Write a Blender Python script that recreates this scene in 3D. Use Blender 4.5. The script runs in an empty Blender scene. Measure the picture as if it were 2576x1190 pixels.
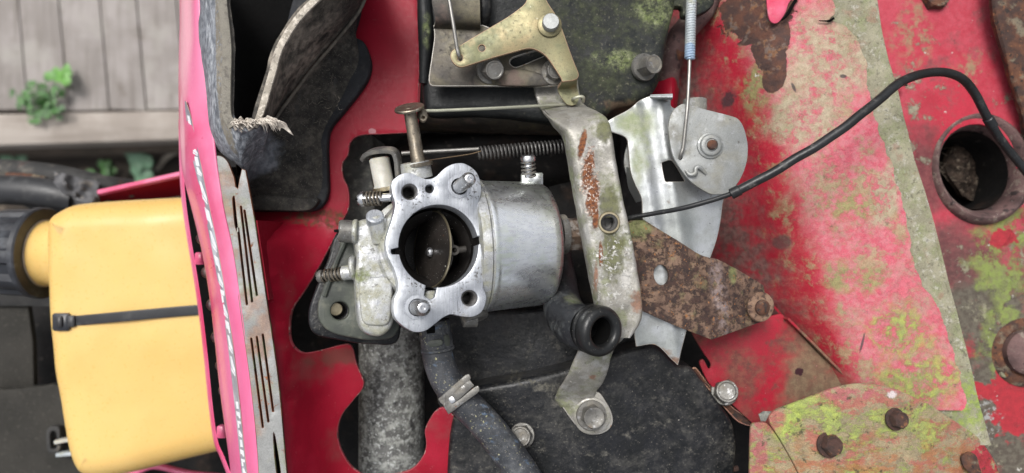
import bpy, math, random, zlib
import numpy as np
from mathutils import Vector, noise as mnoise
from mathutils.geometry import delaunay_2d_cdt

# ------------------------------------------------------------------ camera, sky, sun, exposure
SC = bpy.context.scene
COL = SC.collection
D = 410.0          # camera height in mm above the carburettor's flange
K = 0.24           # mm per layout unit in the flange plane (layout is 2576 x 1190 units wide)
cam_d = bpy.data.cameras.new('camera'); cam = bpy.data.objects.new('camera', cam_d); COL.objects.link(cam)
cam.location = (0, 0, D / 1000); cam.rotation_euler = (0, 0, 0)
cam_d.sensor_width = 36; cam_d.lens = 18 / (1288 * K / D)
cam_d.clip_start = 0.005; cam_d.clip_end = 200
cam_d.dof.use_dof = True; cam_d.dof.focus_distance = 0.42; cam_d.dof.aperture_fstop = 5.0
SC.camera = cam
SUN_EL, SUN_AZ = math.radians(62), math.radians(-28)     # overcast, brightest part of the sky up and to the left
W = bpy.data.worlds.new('World'); SC.world = W; W.use_nodes = True
wn, wl = W.node_tree.nodes, W.node_tree.links
wn.clear()
sky = wn.new('ShaderNodeTexSky'); sky.sky_type = 'NISHITA'; sky.sun_disc = False
sky.sun_elevation = SUN_EL; sky.sun_rotation = SUN_AZ
sky.air_density = 1.0; sky.dust_density = 6.0; sky.ozone_density = 1.0
hs = wn.new('ShaderNodeHueSaturation'); hs.inputs['Saturation'].default_value = 0.22
bg = wn.new('ShaderNodeBackground'); bg.inputs['Strength'].default_value = 0.13
wo = wn.new('ShaderNodeOutputWorld')
wl.new(sky.outputs[0], hs.inputs['Color']); wl.new(hs.outputs[0], bg.inputs['Color']); wl.new(bg.outputs[0], wo.inputs['Surface'])
sun_d = bpy.data.lights.new('sun', 'SUN'); sun_d.energy = 1.45; sun_d.angle = math.radians(20); sun_d.color = (1, .97, .93)
sun = bpy.data.objects.new('sun', sun_d); COL.objects.link(sun)
sd = Vector((math.sin(SUN_AZ) * math.cos(SUN_EL), math.cos(SUN_AZ) * math.cos(SUN_EL), math.sin(SUN_EL)))
sun.rotation_euler = (-sd).to_track_quat('-Z', 'Y').to_euler()
sun.location = sd * 3
SC.view_settings.view_transform = 'Standard'; SC.view_settings.look = 'None'
SC.view_settings.gamma = 1; SC.view_settings.use_curve_mapping = False
SC.view_settings.exposure = 0.42
SC.render.engine = 'CYCLES'
SC.cycles.use_denoising = True
SC.cycles.max_bounces = 8

rng = random.Random(7)
# ------------------------------------------------------------------ placing: layout position + height -> millimetres
def R(x, y, z=0.0):
    s = K * (D - z) / D
    return Vector(((x - 1288) * s, -(y - 595) * s, z))
def mmz(px, z):           # a length in layout units at height z -> mm
    return px * K * (D - z) / D
class Plane:
    def __init__(s, x, y, z, n=(0, 0, 1)):
        s.p = R(x, y, z); s.n = Vector(n).normalized()
        a = Vector((1, 0, 0)); s.u = (a - a.dot(s.n) * s.n).normalized(); s.v = s.n.cross(s.u)
    def up(s, h):
        q = Plane.__new__(Plane); q.p = s.p + s.n * h; q.n, q.u, q.v = s.n, s.u, s.v; return q
    def hit(s, x, y):
        c = Vector((0, 0, D)); d = R(x, y, 0) - c
        return c + d * ((s.p - c).dot(s.n) / d.dot(s.n))
    def uv(s, w): w = w - s.p; return (w.dot(s.u), w.dot(s.v))
    def at(s, a, b, h=0): return s.p + s.u * a + s.v * b + s.n * h
def comp(pts, z0, z1):      # outline drawn at z0 so that it reads at z1
    k = (D-z1)/(D-z0)
    return [(1288+(p[0]-1288)*k, 595+(p[1]-595)*k) + tuple(p[2:]) for p in pts]
def Z(z): return Plane(1288, 595, z)

# ------------------------------------------------------------------ objects
def props(o, label=None, cat=None, group=None, kind=None):
    if label: o['label'] = label
    if cat: o['category'] = cat
    if group: o['group'] = group
    if kind: o['kind'] = kind
    return o
def thing(name, label, cat, loc, group=None):
    o = bpy.data.objects.new(name, None); COL.objects.link(o); o.empty_display_size = .01
    o.location = Vector(loc) / 1000
    return props(o, label, cat, group)
def root_loc(o):
    while o.parent: o = o.parent
    return Vector(o.location) * 1000
def mk(name, geo, mat, parent=None, ang=38, rim=None):
    vs, fs = geo[0], geo[1]
    vs = np.array([tuple(v) for v in vs], dtype=float)
    if parent is not None: org = np.array(root_loc(parent))
    else: org = np.array([(vs[:, 0].min() + vs[:, 0].max()) / 2, (vs[:, 1].min() + vs[:, 1].max()) / 2, vs[:, 2].min()])
    me = bpy.data.meshes.new(name)
    me.from_pydata(((vs - org) / 1000).tolist(), [], fs)
    me.materials.append(MAT[mat])
    if rim and len(geo) > 2:
        me.materials.append(MAT[rim])
        for i in geo[2]: me.polygons[i].material_index = 1
    me.polygons.foreach_set('use_smooth', [True] * len(me.polygons))
    me.set_sharp_from_angle(angle=math.radians(ang))
    me.validate(); me.update()
    o = bpy.data.objects.new(name, me); COL.objects.link(o)
    if parent is not None: o.parent = parent
    else: o.location = Vector(org) / 1000
    return o
def join(*gs):
    V, F = [], []
    for g in gs:
        b = len(V); V += [tuple(v) for v in g[0]]; F += [tuple(i + b for i in f) for f in g[1]]
    return V, F

# ------------------------------------------------------------------ curves
def smooth(pts, closed=True, res=5):
    """Catmull-Rom through 2D/3D points; a flag 's' as last element marks a corner."""
    P, C = [], []
    for p in pts:
        if isinstance(p[-1], str): P.append(np.array(p[:-1], float)); C.append(True)
        else: P.append(np.array(tuple(p), float)); C.append(False)
    n = len(P); out = []
    for i in range(n if closed else n - 1):
        a, b = P[i], P[(i + 1) % n]
        p0 = P[i - 1] if (closed or i > 0) else 2 * a - b
        p3 = P[(i + 2) % n] if (closed or i + 2 < n) else 2 * b - a
        if C[i]: p0 = 2 * a - b if not C[(i + 1) % n] else a - (b - a)
        if C[(i + 1) % n]: p3 = 2 * b - a
        if C[i] and C[(i + 1) % n]: out.append(a); continue
        la = np.linalg.norm(b - a)
        m1 = (b - p0) / 2; m2 = (p3 - a) / 2
        for m in (m1, m2):
            l = np.linalg.norm(m)
            if l > 1.2 * la and l > 0: m *= 1.2 * la / l
        for k in range(res):
            t = k / res; t2, t3 = t * t, t * t * t
            out.append((2*t3-3*t2+1)*a + (t3-2*t2+t)*m1 + (-2*t3+3*t2)*b + (t3-t2)*m2)
    if not closed: out.append(P[-1])
    return out
def ragged(pts, amp, step, seed=0):
    r = random.Random(seed); out = []
    for a, b in zip(pts[:-1], pts[1:]):
        L = math.hypot(b[0]-a[0], b[1]-a[1]); n = max(1, int(L / step))
        for k in range(n):
            t = (k + r.uniform(-.3, .3) * (k > 0)) / n
            x = a[0] + (b[0]-a[0])*t; y = a[1] + (b[1]-a[1])*t
            w = mnoise.noise(Vector((x*.03, y*.03, seed))) * 1.6 + r.uniform(-.5, .5)
            nx, ny = -(b[1]-a[1])/max(L, 1), (b[0]-a[0])/max(L, 1)
            out.append((x + nx*w*amp, y + ny*w*amp, 's'))
    out.append((pts[-1][0], pts[-1][1], 's'))
    return out
def circ(x, y, r, ry=None, n=24, rot=0):
    ry = ry or r; c, s = math.cos(rot), math.sin(rot)
    return [(x + r*math.cos(a)*c - ry*math.sin(a)*s, y + r*math.cos(a)*s + ry*math.sin(a)*c, 's') for a in [2*math.pi*k/n for k in range(n)]]

# ------------------------------------------------------------------ shapes
def area2(P): return 0.5 * sum(P[i][0]*P[(i+1) % len(P)][1] - P[(i+1) % len(P)][0]*P[i][1] for i in range(len(P)))
def inside(x, y, loops):
    c = False
    for L in loops:
        n = len(L); j = n - 1
        for i in range(n):
            xi, yi = L[i]; xj, yj = L[j]
            if (yi > y) != (yj > y) and x < (xj-xi)*(y-yi)/(yj-yi)+xi: c = not c
            j = i
    return c
def plate(outline, pl, t, holes=(), bev=.4, res=5, grid=0, disp=None, seg=2):
    """A sheet cut along an outline drawn on plane pl, rounded edges, thickness t backwards."""
    loops = []
    for k, L in enumerate([outline] + list(holes)):
        q = []
        for p in L:
            a = pl.uv(pl.hit(p[0], p[1])); q.append((a[0], a[1], 's') if len(p) > 2 else a)
        q = smooth(q, True, res)
        q2 = [q[0]]
        for a in q[1:]:
            if np.linalg.norm(a - q2[-1]) > 0.02: q2.append(a)
        if np.linalg.norm(q2[-1] - q2[0]) < 0.02: q2.pop()
        q = q2
        if (area2(q) > 0) != (k == 0): q = q[::-1]
        loops.append([tuple(a) for a in q])
    def inset(L, b):
        n = len(L); out = []
        for i in range(n):
            p0, p1, p2 = np.array(L[i-1]), np.array(L[i]), np.array(L[(i+1) % n])
            t1 = p1 - p0; t2 = p2 - p1
            t1 = t1/(np.linalg.norm(t1)+1e-9); t2 = t2/(np.linalg.norm(t2)+1e-9)
            n1 = np.array((-t1[1], t1[0])); n2 = np.array((-t2[1], t2[0])); m = n1 + n2
            l = np.linalg.norm(m); m = m/l if l > .1 else n1
            out.append(tuple(p1 + m * b / max(.55, abs(m.dot(n1)))))
        return out
    caps = [inset(L, bev) for L in loops]
    pts = [p for L in caps for p in L]; edges = []; b = 0
    for L in caps:
        edges += [(b+i, b+(i+1) % len(L)) for i in range(len(L))]; b += len(L)
    nl = len(pts)
    if grid:
        xs = [p[0] for p in caps[0]]; ys = [p[1] for p in caps[0]]
        x = min(xs)
        while x < max(xs):
            y = min(ys)
            while y < max(ys):
                px, py = x + rng.uniform(-.2, .2)*grid, y + rng.uniform(-.2, .2)*grid
                if inside(px, py, caps): pts.append((px, py))
                y += grid
            x += grid
    ov, oe, of, orig, _, _ = delaunay_2d_cdt([Vector(p) for p in pts], edges, [], 0, 1e-5)
    mp = {}
    for i, ol in enumerate(orig):
        for q in ol: mp[q] = i
    tris = []
    for f in of:
        cx = sum(ov[i][0] for i in f)/3; cy = sum(ov[i][1] for i in f)/3
        if inside(cx, cy, caps): tris.append(tuple(f))
    V = []
    def add(a, bb, h):
        w = pl.at(a, bb, h)
        if disp: w = w + pl.n * disp(w.x, w.y)
        V.append(w); return len(V) - 1
    top = [add(p[0], p[1], 0) for p in ov]; F = [tuple(top[i] for i in f) for f in tris]
    bot = [add(p[0], p[1], -t) for p in ov]; F += [tuple(bot[i] for i in f[::-1]) for f in tris]
    rimf = []; b = 0
    for L, Cp in zip(loops, caps):
        n = len(L)
        rows = [[top[mp[b+i]] for i in range(n)]]
        for s in range(1, seg+1):
            a = s/seg*math.pi/2; f = math.sin(a)
            rows.append([add(Cp[i][0]+(L[i][0]-Cp[i][0])*f, Cp[i][1]+(L[i][1]-Cp[i][1])*f, -bev*(1-math.cos(a))) for i in range(n)])
        rows.append([add(L[i][0], L[i][1], -t) for i in range(n)])
        rows.append([bot[mp[b+i]] for i in range(n)])
        for q in range(len(rows)-1):
            for i in range(n):
                j = (i+1) % n
                rimf.append(len(F)); F.append((rows[q][i], rows[q+1][i], rows[q+1][j], rows[q][j]))
        b += n
    return V, F, rimf
def crom(P, n):
    out = []
    for i in range(len(P)-1):
        a, b = P[i], P[i+1]
        p0 = P[i-1] if i else 2*a-b
        p3 = P[i+2] if i+2 < len(P) else 2*b-a
        for k in range(n):
            t = k/n; t2, t3 = t*t, t*t*t
            out.append(.5*((2*a)+(b-p0)*t+(2*p0-5*a+4*b-p3)*t2+(3*a-p0-3*b+p3)*t3))
    out.append(P[-1]); return out
def surface(rows, t=1.5, nu=6, nv=6, amp=0, sc=.05, seed=0, linu=False, flip=None):
    """Sheet through a grid of (x, y, z) layout points, rows down, columns across."""
    G = [[np.array(R(*p)) for p in r] for r in rows]
    if linu:
        G = [[a + (b-a)*k/nu for a, b in zip(r[:-1], r[1:]) for k in range(nu)] + [r[-1]] for r in G]
    else: G = [crom(r, nu) for r in G]
    cols = [crom([G[i][j] for i in range(len(G))], nv) for j in range(len(G[0]))]
    P = np.array(cols).transpose(1, 0, 2)
    du = np.gradient(P, axis=1); dv = np.gradient(P, axis=0)
    N = np.cross(du, dv); N /= np.linalg.norm(N, axis=2, keepdims=True)+1e-12
    fl = (N[..., 2].mean() < 0) if flip is None else flip
    if fl: N = -N
    if amp:
        for i in range(P.shape[0]):
            for j in range(P.shape[1]):
                v = Vector(P[i, j]); P[i, j] += N[i, j]*amp*(mnoise.noise(v*sc+Vector((seed, 0, 0)))+.5*mnoise.noise(v*sc*2.3+Vector((0, seed, 3))))
    h, w = P.shape[:2]; B = P - N*t
    V = [tuple(p) for p in P.reshape(-1, 3)] + [tuple(p) for p in B.reshape(-1, 3)]
    F = []; o = h*w
    for i in range(h-1):
        for j in range(w-1):
            q = (i*w+j, (i+1)*w+j, (i+1)*w+j+1, i*w+j+1)
            F.append(q if not fl else q[::-1]); q2 = tuple(a+o for a in q); F.append(q2[::-1] if not fl else q2)
    ed = [i*w for i in range(h)] + [(h-1)*w+j for j in range(1, w)] + [i*w+w-1 for i in range(h-2, -1, -1)] + [j for j in range(w-2, 0, -1)]
    rimf = []
    for a, b in zip(ed, ed[1:]+ed[:1]):
        rimf.append(len(F)); q = (a, a+o, b+o, b); F.append(q if not fl else q[::-1])
    # (faces of the first sheet run i->i+1 then j->j+1)
    F = [f[::-1] for f in F]
    return V, F, rimf
def frames(P):
    T = [(P[min(i+1, len(P)-1)] - P[max(i-1, 0)]).normalized() for i in range(len(P))]
    a = Vector((0, 0, 1)) if abs(T[0].z) < .9 else Vector((1, 0, 0))
    u = (a - a.dot(T[0])*T[0]).normalized(); out = []
    for t in T:
        u = (u - u.dot(t)*t).normalized(); out.append((t, u, t.cross(u)))
    return out
def sweep(path, r, n=12, res=6, flat=None, cap=True, lin=False, rnd=0):
    """Round (or flat = (half width, half height) in the frame) section along 3D mm points."""
    m = len(path)
    P = [Vector(p) for p in path]
    rr = r if isinstance(r, (list, tuple)) else [r]*m
    if not lin:
        Q = smooth([tuple(p)+(q,) for p, q in zip(P, rr)], False, res)
        P = [Vector(q[:3]) for q in Q]; rr = [q[3] for q in Q]
    fr = frames(P); V, F = [], []
    for p, (t, u, v), q in zip(P, fr, rr):
        for k in range(n):
            a = 2*math.pi*k/n
            if flat:
                c, s = math.cos(a), math.sin(a); e = .35
                x = math.copysign(abs(c)**e, c)*flat[0]*q; y = math.copysign(abs(s)**e, s)*flat[1]*q
            else: x, y = math.cos(a)*q, math.sin(a)*q
            V.append(p + u*x + v*y)
    for i in range(len(P)-1):
        for k in range(n):
            j = (k+1) % n; F.append((i*n+k, i*n+j, (i+1)*n+j, (i+1)*n+k))
    if cap:
        F.append(tuple(range(n))[::-1]); F.append(tuple((len(P)-1)*n+k for k in range(n)))
    return V, F
def lathe(prof, p, axis, n=28, rx=None, caps=3):
    t = Vector(axis).normalized(); a = Vector((0, 0, 1)) if abs(t.z) < .9 else Vector((1, 0, 0))
    if rx is not None: a = Vector(rx)
    u = (a - a.dot(t)*t).normalized(); v = t.cross(u); p = Vector(p); V, F = [], []
    for q in prof:
        r, h = q[0], q[1]; f = q[2] if len(q) > 2 else None
        for k in range(n):
            an = 2*math.pi*k/n; rr = r*(f(an) if f else 1)
            V.append(p + u*math.cos(an)*rr + v*math.sin(an)*rr + t*h)
    m = len(prof)
    for i in range(m-1):
        for k in range(n):
            j = (k+1) % n; F.append((i*n+k, i*n+j, (i+1)*n+j, (i+1)*n+k))
    if caps & 1: F.append(tuple(range(n))[::-1])
    if caps & 2: F.append(tuple((m-1)*n+k for k in range(n)))
    return V, F
def rod(p0, p1, r, n=24, b=.4, caps=3):
    p0, p1 = Vector(p0), Vector(p1); L = (p1-p0).length; b = min(b, L*.3, r*.4)
    return lathe([(r-b, 0), (r, b), (r, L-b), (r-b, L)], p0, p1-p0, n, caps=caps)
def threads(p, axis, r, L, pitch=1.0, dr=.4, tip=True, n=20):
    k = int(L/pitch); pr = []
    for i in range(k): pr += [(r-dr, i*pitch), (r, (i+.5)*pitch)]
    h = k*pitch
    if tip: pr += [(r-dr, h), (r*.62, h+r*.45), (r*.5, h+r*.5), (r*.3, h+r*.5), (r*.2, h+r*.25), (.01, h+r*.25)]
    else: pr += [(r-dr, h)]
    return lathe(pr, p, axis, n)
def hexf(an):
    a = (an % (math.pi/3)) - math.pi/6; return math.cos(math.pi/6)/math.cos(a)
def hexhead(p, axis, r, h, dish=.35, rot=0):
    rx = Vector((math.cos(rot), math.sin(rot), 0))
    return lathe([(r, 0, hexf), (r, h*.82, hexf), (r*.86, h), (r*.74, h), (r*.66, h-dish), (.01, h-dish)], p, axis, 36, rx)
def coil(p0, p1, R_, rw, turns, n=6, per=16):
    p0, p1 = Vector(p0), Vector(p1); t = (p1-p0).normalized(); a = Vector((0, 0, 1)) if abs(t.z) < .9 else Vector((1, 0, 0))
    u = (a - a.dot(t)*t).normalized(); v = t.cross(u); L = (p1-p0).length; m = int(turns*per)
    P = [p0 + t*L*k/m + u*R_*math.cos(2*math.pi*k/per) + v*R_*math.sin(2*math.pi*k/per) for k in range(m+1)]
    return sweep(P, rw, n, lin=True)
def box(c, sx, sy, sz, ax=None, b=.3):
    """bevelled box, centre c (mm), axes (u, v, n)"""
    u, v, n = ax or (Vector((1, 0, 0)), Vector((0, 1, 0)), Vector((0, 0, 1))); c = Vector(c)
    V, F = [], []; b = min(b, sx*.3, sy*.3, sz*.3)
    rings = [(-sz/2, b), (-sz/2+b, 0), (sz/2-b, 0), (sz/2, b)]
    for h, i in rings:
        x, y = sx/2-i, sy/2-i
        for (a, d) in ((x-b, -y), (x, -y+b), (x, y-b), (x-b, y), (-x+b, y), (-x, y-b), (-x, -y+b), (-x+b, -y)):
            V.append(c + u*a + v*d + n*h)
    for i in range(3):
        for k in range(8):
            j = (k+1) % 8; F.append((i*8+k, i*8+j, i*8+8+j, i*8+8+k))
    F.append(tuple(range(8))[::-1]); F.append(tuple(24+k for k in range(8)))
    return V, F
def bolt(parent, p, axis, r, h, mat='steel_dirty', washer=None, rot=0, dish=.35, wmat=None, wt=1.0):
    a = Vector(axis).normalized(); p = Vector(p)
    b = mk('bolt', hexhead(p + a*(wt if washer else 0), a, r, h, dish, rot), mat, parent, 30)
    if washer: mk('washer', lathe([(washer, 0), (washer, wt*.7), (washer-.4, wt), (r*.5, wt)], p, a, 32), wmat or mat, b)
    return b

# ------------------------------------------------------------------ procedural materials
MAT = {}
def mat(name, col, rough=.5, metal=0., layers=(), bump=(), vs=.06, spec=.5, coat=0., trans=0., sss=0., fine=0.12):
    m = bpy.data.materials.new(name); m.use_nodes = True; MAT[name] = m
    nt = m.node_tree; N, L = nt.nodes, nt.links; N.clear()
    out = N.new('ShaderNodeOutputMaterial'); bs = N.new('ShaderNodeBsdfPrincipled'); L.new(bs.outputs[0], out.inputs[0])
    geo = N.new('ShaderNodeNewGeometry'); vm = N.new('ShaderNodeVectorMath'); vm.operation = 'SCALE'; vm.inputs['Scale'].default_value = 1000
    L.new(geo.outputs['Position'], vm.inputs[0]); P = vm.outputs[0]
    cnt = [float(zlib.crc32(name.encode()) % 997)]
    def math_(op, a, b=None, cl=False):
        n = N.new('ShaderNodeMath'); n.operation = op; n.use_clamp = cl
        for i, q in enumerate((a, b)):
            if q is None: continue
            if isinstance(q, (int, float)): n.inputs[i].default_value = q
            else: L.new(q, n.inputs[i])
        return n.outputs[0]
    def nz(s, d=4., st=None, dist=0., ro=.55, kind='n'):
        v = P; cnt[0] += 17.3
        mp = N.new('ShaderNodeMapping'); mp.inputs['Location'].default_value = (cnt[0], cnt[0]*.7, -cnt[0]*.3)
        if st: mp.inputs['Scale'].default_value = st
        L.new(v, mp.inputs[0])
        if kind == 'v':
            n = N.new('ShaderNodeTexVoronoi'); n.inputs['Scale'].default_value = s; L.new(mp.outputs[0], n.inputs[0]); return n.outputs['Distance']
        n = N.new('ShaderNodeTexNoise'); n.inputs['Scale'].default_value = s; n.inputs['Detail'].default_value = d
        n.inputs['Roughness'].default_value = ro; n.inputs['Distortion'].default_value = dist
        L.new(mp.outputs[0], n.inputs[0]); return n.outputs[0]
    def ramp(x, lo, hi):
        n = N.new('ShaderNodeMapRange'); n.interpolation_type = 'SMOOTHSTEP'
        n.inputs[1].default_value = lo; n.inputs[2].default_value = hi
        L.new(x, n.inputs[0]); return n.outputs[0]
    def mixc(f, a, b):
        n = N.new('ShaderNodeMix'); n.data_type = 'RGBA'
        L.new(f, n.inputs[0]) if not isinstance(f, (int, float)) else setattr(n.inputs[0], 'default_value', f)
        for i, q in ((6, a), (7, b)):
            if isinstance(q, tuple): n.inputs[i].default_value = q + (1,)
            else: L.new(q, n.inputs[i])
        return n.outputs[2]
    def mixf(f, a, b):
        n = N.new('ShaderNodeMix'); n.data_type = 'FLOAT'; L.new(f, n.inputs[0])
        for i, q in ((2, a), (3, b)):
            if isinstance(q, (int, float)): n.inputs[i].default_value = q
            else: L.new(q, n.inputs[i])
        return n.outputs[0]
    def colour(c, s):
        if isinstance(c[0], tuple): return mixc(ramp(nz(s, 5), .38, .62), c[0], c[1])
        return c
    C = colour(col, vs); Rg, Mt = rough, metal; H = None
    if isinstance(C, tuple): C = mixc(ramp(nz(vs, 5), .35, .65), tuple(x*.86 for x in C), tuple(min(1, x*1.12) for x in C))
    for s, a in bump:
        h = math_('MULTIPLY', nz(s, 3), a); H = h if H is None else math_('ADD', H, h)
    for Ly in layers:
        f = None
        if 's' in Ly: f = ramp(nz(Ly['s'], Ly.get('d', 5.), Ly.get('st'), Ly.get('dist', 0.), Ly.get('ro', .6), Ly.get('k', 'n')), Ly['lo'], Ly['hi'])
        for key in ('at', 'g'):
            if key not in Ly: continue
            items = Ly[key] if isinstance(Ly[key], list) else [Ly[key]]
            tot = None
            for it in items:
                wob = nz(Ly.get('ws', .12), 5)
                if key == 'at':        # (centre mm Vector, radii mm, wobble)
                    c, rad, wb = it[:3]
                    s1 = N.new('ShaderNodeVectorMath'); s1.operation = 'SUBTRACT'; L.new(P, s1.inputs[0]); s1.inputs[1].default_value = tuple(c)
                    vec = s1.outputs[0]
                    if len(it) > 3:
                        vr = N.new('ShaderNodeVectorRotate'); vr.rotation_type = 'Z_AXIS'; vr.inputs['Angle'].default_value = it[3]
                        L.new(vec, vr.inputs['Vector']); vec = vr.outputs[0]
                    s2 = N.new('ShaderNodeVectorMath'); s2.operation = 'DIVIDE'; L.new(vec, s2.inputs[0]); s2.inputs[1].default_value = tuple(rad)
                    s3 = N.new('ShaderNodeVectorMath'); s3.operation = 'LENGTH'; L.new(s2.outputs[0], s3.inputs[0])
                    x = math_('ADD', s3.outputs['Value'], math_('MULTIPLY', math_('SUBTRACT', wob, .5), wb))
                    g = ramp(x, 1.0, Ly.get('soft', .85))
                else:                  # (axis, lo, hi, wobble mm)
                    ax, lo, hi, wb = it
                    dt = N.new('ShaderNodeVectorMath'); dt.operation = 'DOT_PRODUCT'; L.new(P, dt.inputs[0]); dt.inputs[1].default_value = ax
                    g = ramp(math_('ADD', dt.outputs['Value'], math_('MULTIPLY', math_('SUBTRACT', wob, .5), wb)), lo, hi)
                tot = g if tot is None else math_('MAXIMUM', tot, g)
            f = tot if f is None else math_('MULTIPLY', f, tot)
        if Ly.get('a', 1) != 1: f = math_('MULTIPLY', f, Ly['a'])
        C = mixc(f, C, colour(Ly['c'], Ly.get('cs', .25)))
        if 'r' in Ly: Rg = mixf(f, Rg, Ly['r'])
        if 'm' in Ly: Mt = mixf(f, Mt, Ly['m'])
        if 'h' in Ly:
            h = math_('MULTIPLY', f, Ly['h']); H = h if H is None else math_('ADD', H, h)
    if fine:
        C = mixc(math_('MULTIPLY', ramp(nz(1.6, 3, ro=.7), .35, .7), fine), C, (0.015, 0.013, 0.012))
    L.new(C, bs.inputs['Base Color']) if not isinstance(C, tuple) else None
    rv = math_('ADD', math_('MULTIPLY', math_('SUBTRACT', nz(.35, 4), .5), .35), Rg, True)
    L.new(rv, bs.inputs['Roughness'])
    if isinstance(Mt, (int, float)): bs.inputs['Metallic'].default_value = Mt
    else: L.new(Mt, bs.inputs['Metallic'])
    bs.inputs['Specular IOR Level'].default_value = spec
    bs.inputs['Coat Weight'].default_value = coat; bs.inputs['Coat Roughness'].default_value = .12
    if sss:
        bs.inputs['Subsurface Weight'].default_value = sss; bs.inputs['Subsurface Radius'].default_value = (1, .6, .25); bs.inputs['Subsurface Scale'].default_value = .012
    if H is not None:
        b = N.new('ShaderNodeBump'); b.inputs['Distance'].default_value = .001; b.inputs['Strength'].default_value = .9
        L.new(H, b.inputs['Height']); L.new(b.outputs[0], bs.inputs['Normal'])
    return m
RUST = ((.16, .055, .022), (.055, .025, .017)); RUSTO = ((.34, .12, .035), (.14, .05, .02))
MOSS = ((.30, .30, .13), (.20, .21, .11)); LIME = ((.34, .40, .11), (.25, .29, .10)); DUST = ((.34, .30, .24), (.24, .22, .18)); GREYL = ((.42, .40, .31), (.30, .29, .22))
# ---- materials
mat('deck_wood', ((.34, .31, .295), (.26, .235, .22)), .8, layers=[
    dict(c=(.14, .12, .10), s=.025, st=(6, .25, 1), lo=.46, hi=.70, d=8, ro=.7, a=.75), dict(c=(.36, .34, .31), s=.008, lo=.5, hi=.62, a=.6),
    dict(c=(.10, .075, .05), s=.006, lo=.62, hi=.70, a=.7)], bump=((.02, .6),), vs=.012, fine=.2)
mat('beam_wood', ((.36, .32, .285), (.27, .235, .205)), .8, layers=[dict(c=(.17, .14, .115), s=.02, st=(.3, 4, 1), lo=.5, hi=.7, a=.6)], vs=.01)
mat('dark_wood', ((.11, .085, .065), (.07, .055, .042)), .9, vs=.02)
mat('soil', ((.055, .042, .032), (.03, .024, .019)), .95, layers=[dict(c=(.16, .13, .10), s=.03, lo=.58, hi=.66, a=.7)], bump=((.02, 6), (.08, 2)), vs=.01)
mat('leaf', ((.055, .16, .03), (.04, .11, .03)), .5, vs=.05, fine=0)
mat('leaf_bright', ((.12, .30, .05), (.09, .23, .045)), .5, vs=.03, fine=0)
mat('leaf_blue', ((.12, .23, .14), (.08, .16, .09)), .5, vs=.05, fine=0)
mat('stalk', ((.33, .29, .24), (.22, .19, .15)), .7, vs=.05)
mat('tank_plastic', ((.70, .475, .165), (.66, .435, .14)), .32, layers=[
    dict(c=(.60, .36, .10), s=.02, lo=.55, hi=.8, a=.35), dict(c=(.25, .18, .08), s=.2, st=(1.5, .8, 1), lo=.70, hi=.74, a=.35)], vs=.012, sss=.3, fine=.06)
mat('tank_neck_plastic', ((.72, .34, .06), (.60, .25, .04)), .4, vs=.02, sss=.3, fine=.05)
mat('black_plastic', (.022, .023, .026), .45, layers=[dict(c=(.10, .10, .10), s=.08, lo=.52, hi=.75, r=.8, a=.6)], bump=((.5, .05),))
mat('cap_plastic', (.020, .022, .028), .36, layers=[dict(c=(.10, .11, .125), s=.06, lo=.5, hi=.7, r=.6, a=.5)])  # bluish-grey patches paint highlights into the black
mat('dirty_black', ((.035, .034, .033), (.02, .02, .02)), .75, layers=[dict(c=DUST, s=.05, lo=.56, hi=.75, a=.4), dict(c=(.07, .03, .025), s=.02, lo=.6, hi=.7)], bump=((.1, .5),))
mat('grey_tarp', ((.13, .13, .135), (.075, .075, .08)), .7, layers=[dict(c=(.25, .22, .19), s=.06, lo=.58, hi=.68, a=.7)], bump=((.05, 2.),), vs=.04)
mat('dark_panel', ((.034, .032, .028), (.024, .023, .02)), .8, spec=.25, layers=[dict(c=(.085, .078, .066), s=.3, lo=.55, hi=.75, a=.5)], bump=((.4, .2),), vs=.02)
mat('debris', ((.05, .036, .028), (.022, .017, .014)), .95, spec=.1, layers=[dict(c=(.13, .105, .08), s=.25, lo=.56, hi=.66, d=8)], bump=((.4, 1.2),), vs=.2)
mat('black_void', (.003, .003, .003), .9, spec=.1, fine=0)  # near-black colour in place of deep shade in gaps and openings
mat('nut_brown', ((.20, .14, .10), (.13, .09, .07)), .5, .5, layers=[dict(c=(.42, .38, .34), s=.15, lo=.5, hi=.64, m=.6, r=.4), dict(c=(.05, .035, .03), s=.2, lo=.56, hi=.66)], bump=((.5, .2),), vs=.1, fine=.25)
mat('red_paint', ((.285, .0065, .022), (.23, .0055, .018)), .42, spec=.16, layers=[
    dict(c=(.17, .06, .055), s=.03, lo=.52, hi=.78, r=.7, a=.5), dict(c=(.34, .014, .036), s=.015, lo=.5, hi=.7, a=.6), dict(c=(.55, .16, .19), s=.5, lo=.68, hi=.73, r=.6, a=.6), dict(c=(.24, .1, .09), s=.9, st=(.3, 1, 1), lo=.64, hi=.72, r=.6, a=.35),
    dict(c=((.10, .075, .035), (.06, .045, .028)), at=[(R(790, 545, -74), (26, 9, 40), 1.8), (R(850, 556, -74), (13, 10, 40), 2.2)], ws=.2, soft=.3, s=.25, lo=.36, hi=.56, d=8, r=.9, a=.85),
    dict(c=(.09, .055, .04), at=[(R(850, 895, -74), (26, 10, 40), 1.8)], ws=.12, soft=.3, r=.85, a=.6),
    dict(c=(.42, .22, .24), at=[(R(730, 1060, -64), (1.2, 7, 40), .8), (R(738, 1180, -64), (1, 5, 40), .8), (R(935, 330, -74), (3, 2.5, 20), .9)], r=.7, a=.8)], bump=((.15, .05), (1.2, .02)), vs=.02)
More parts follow.
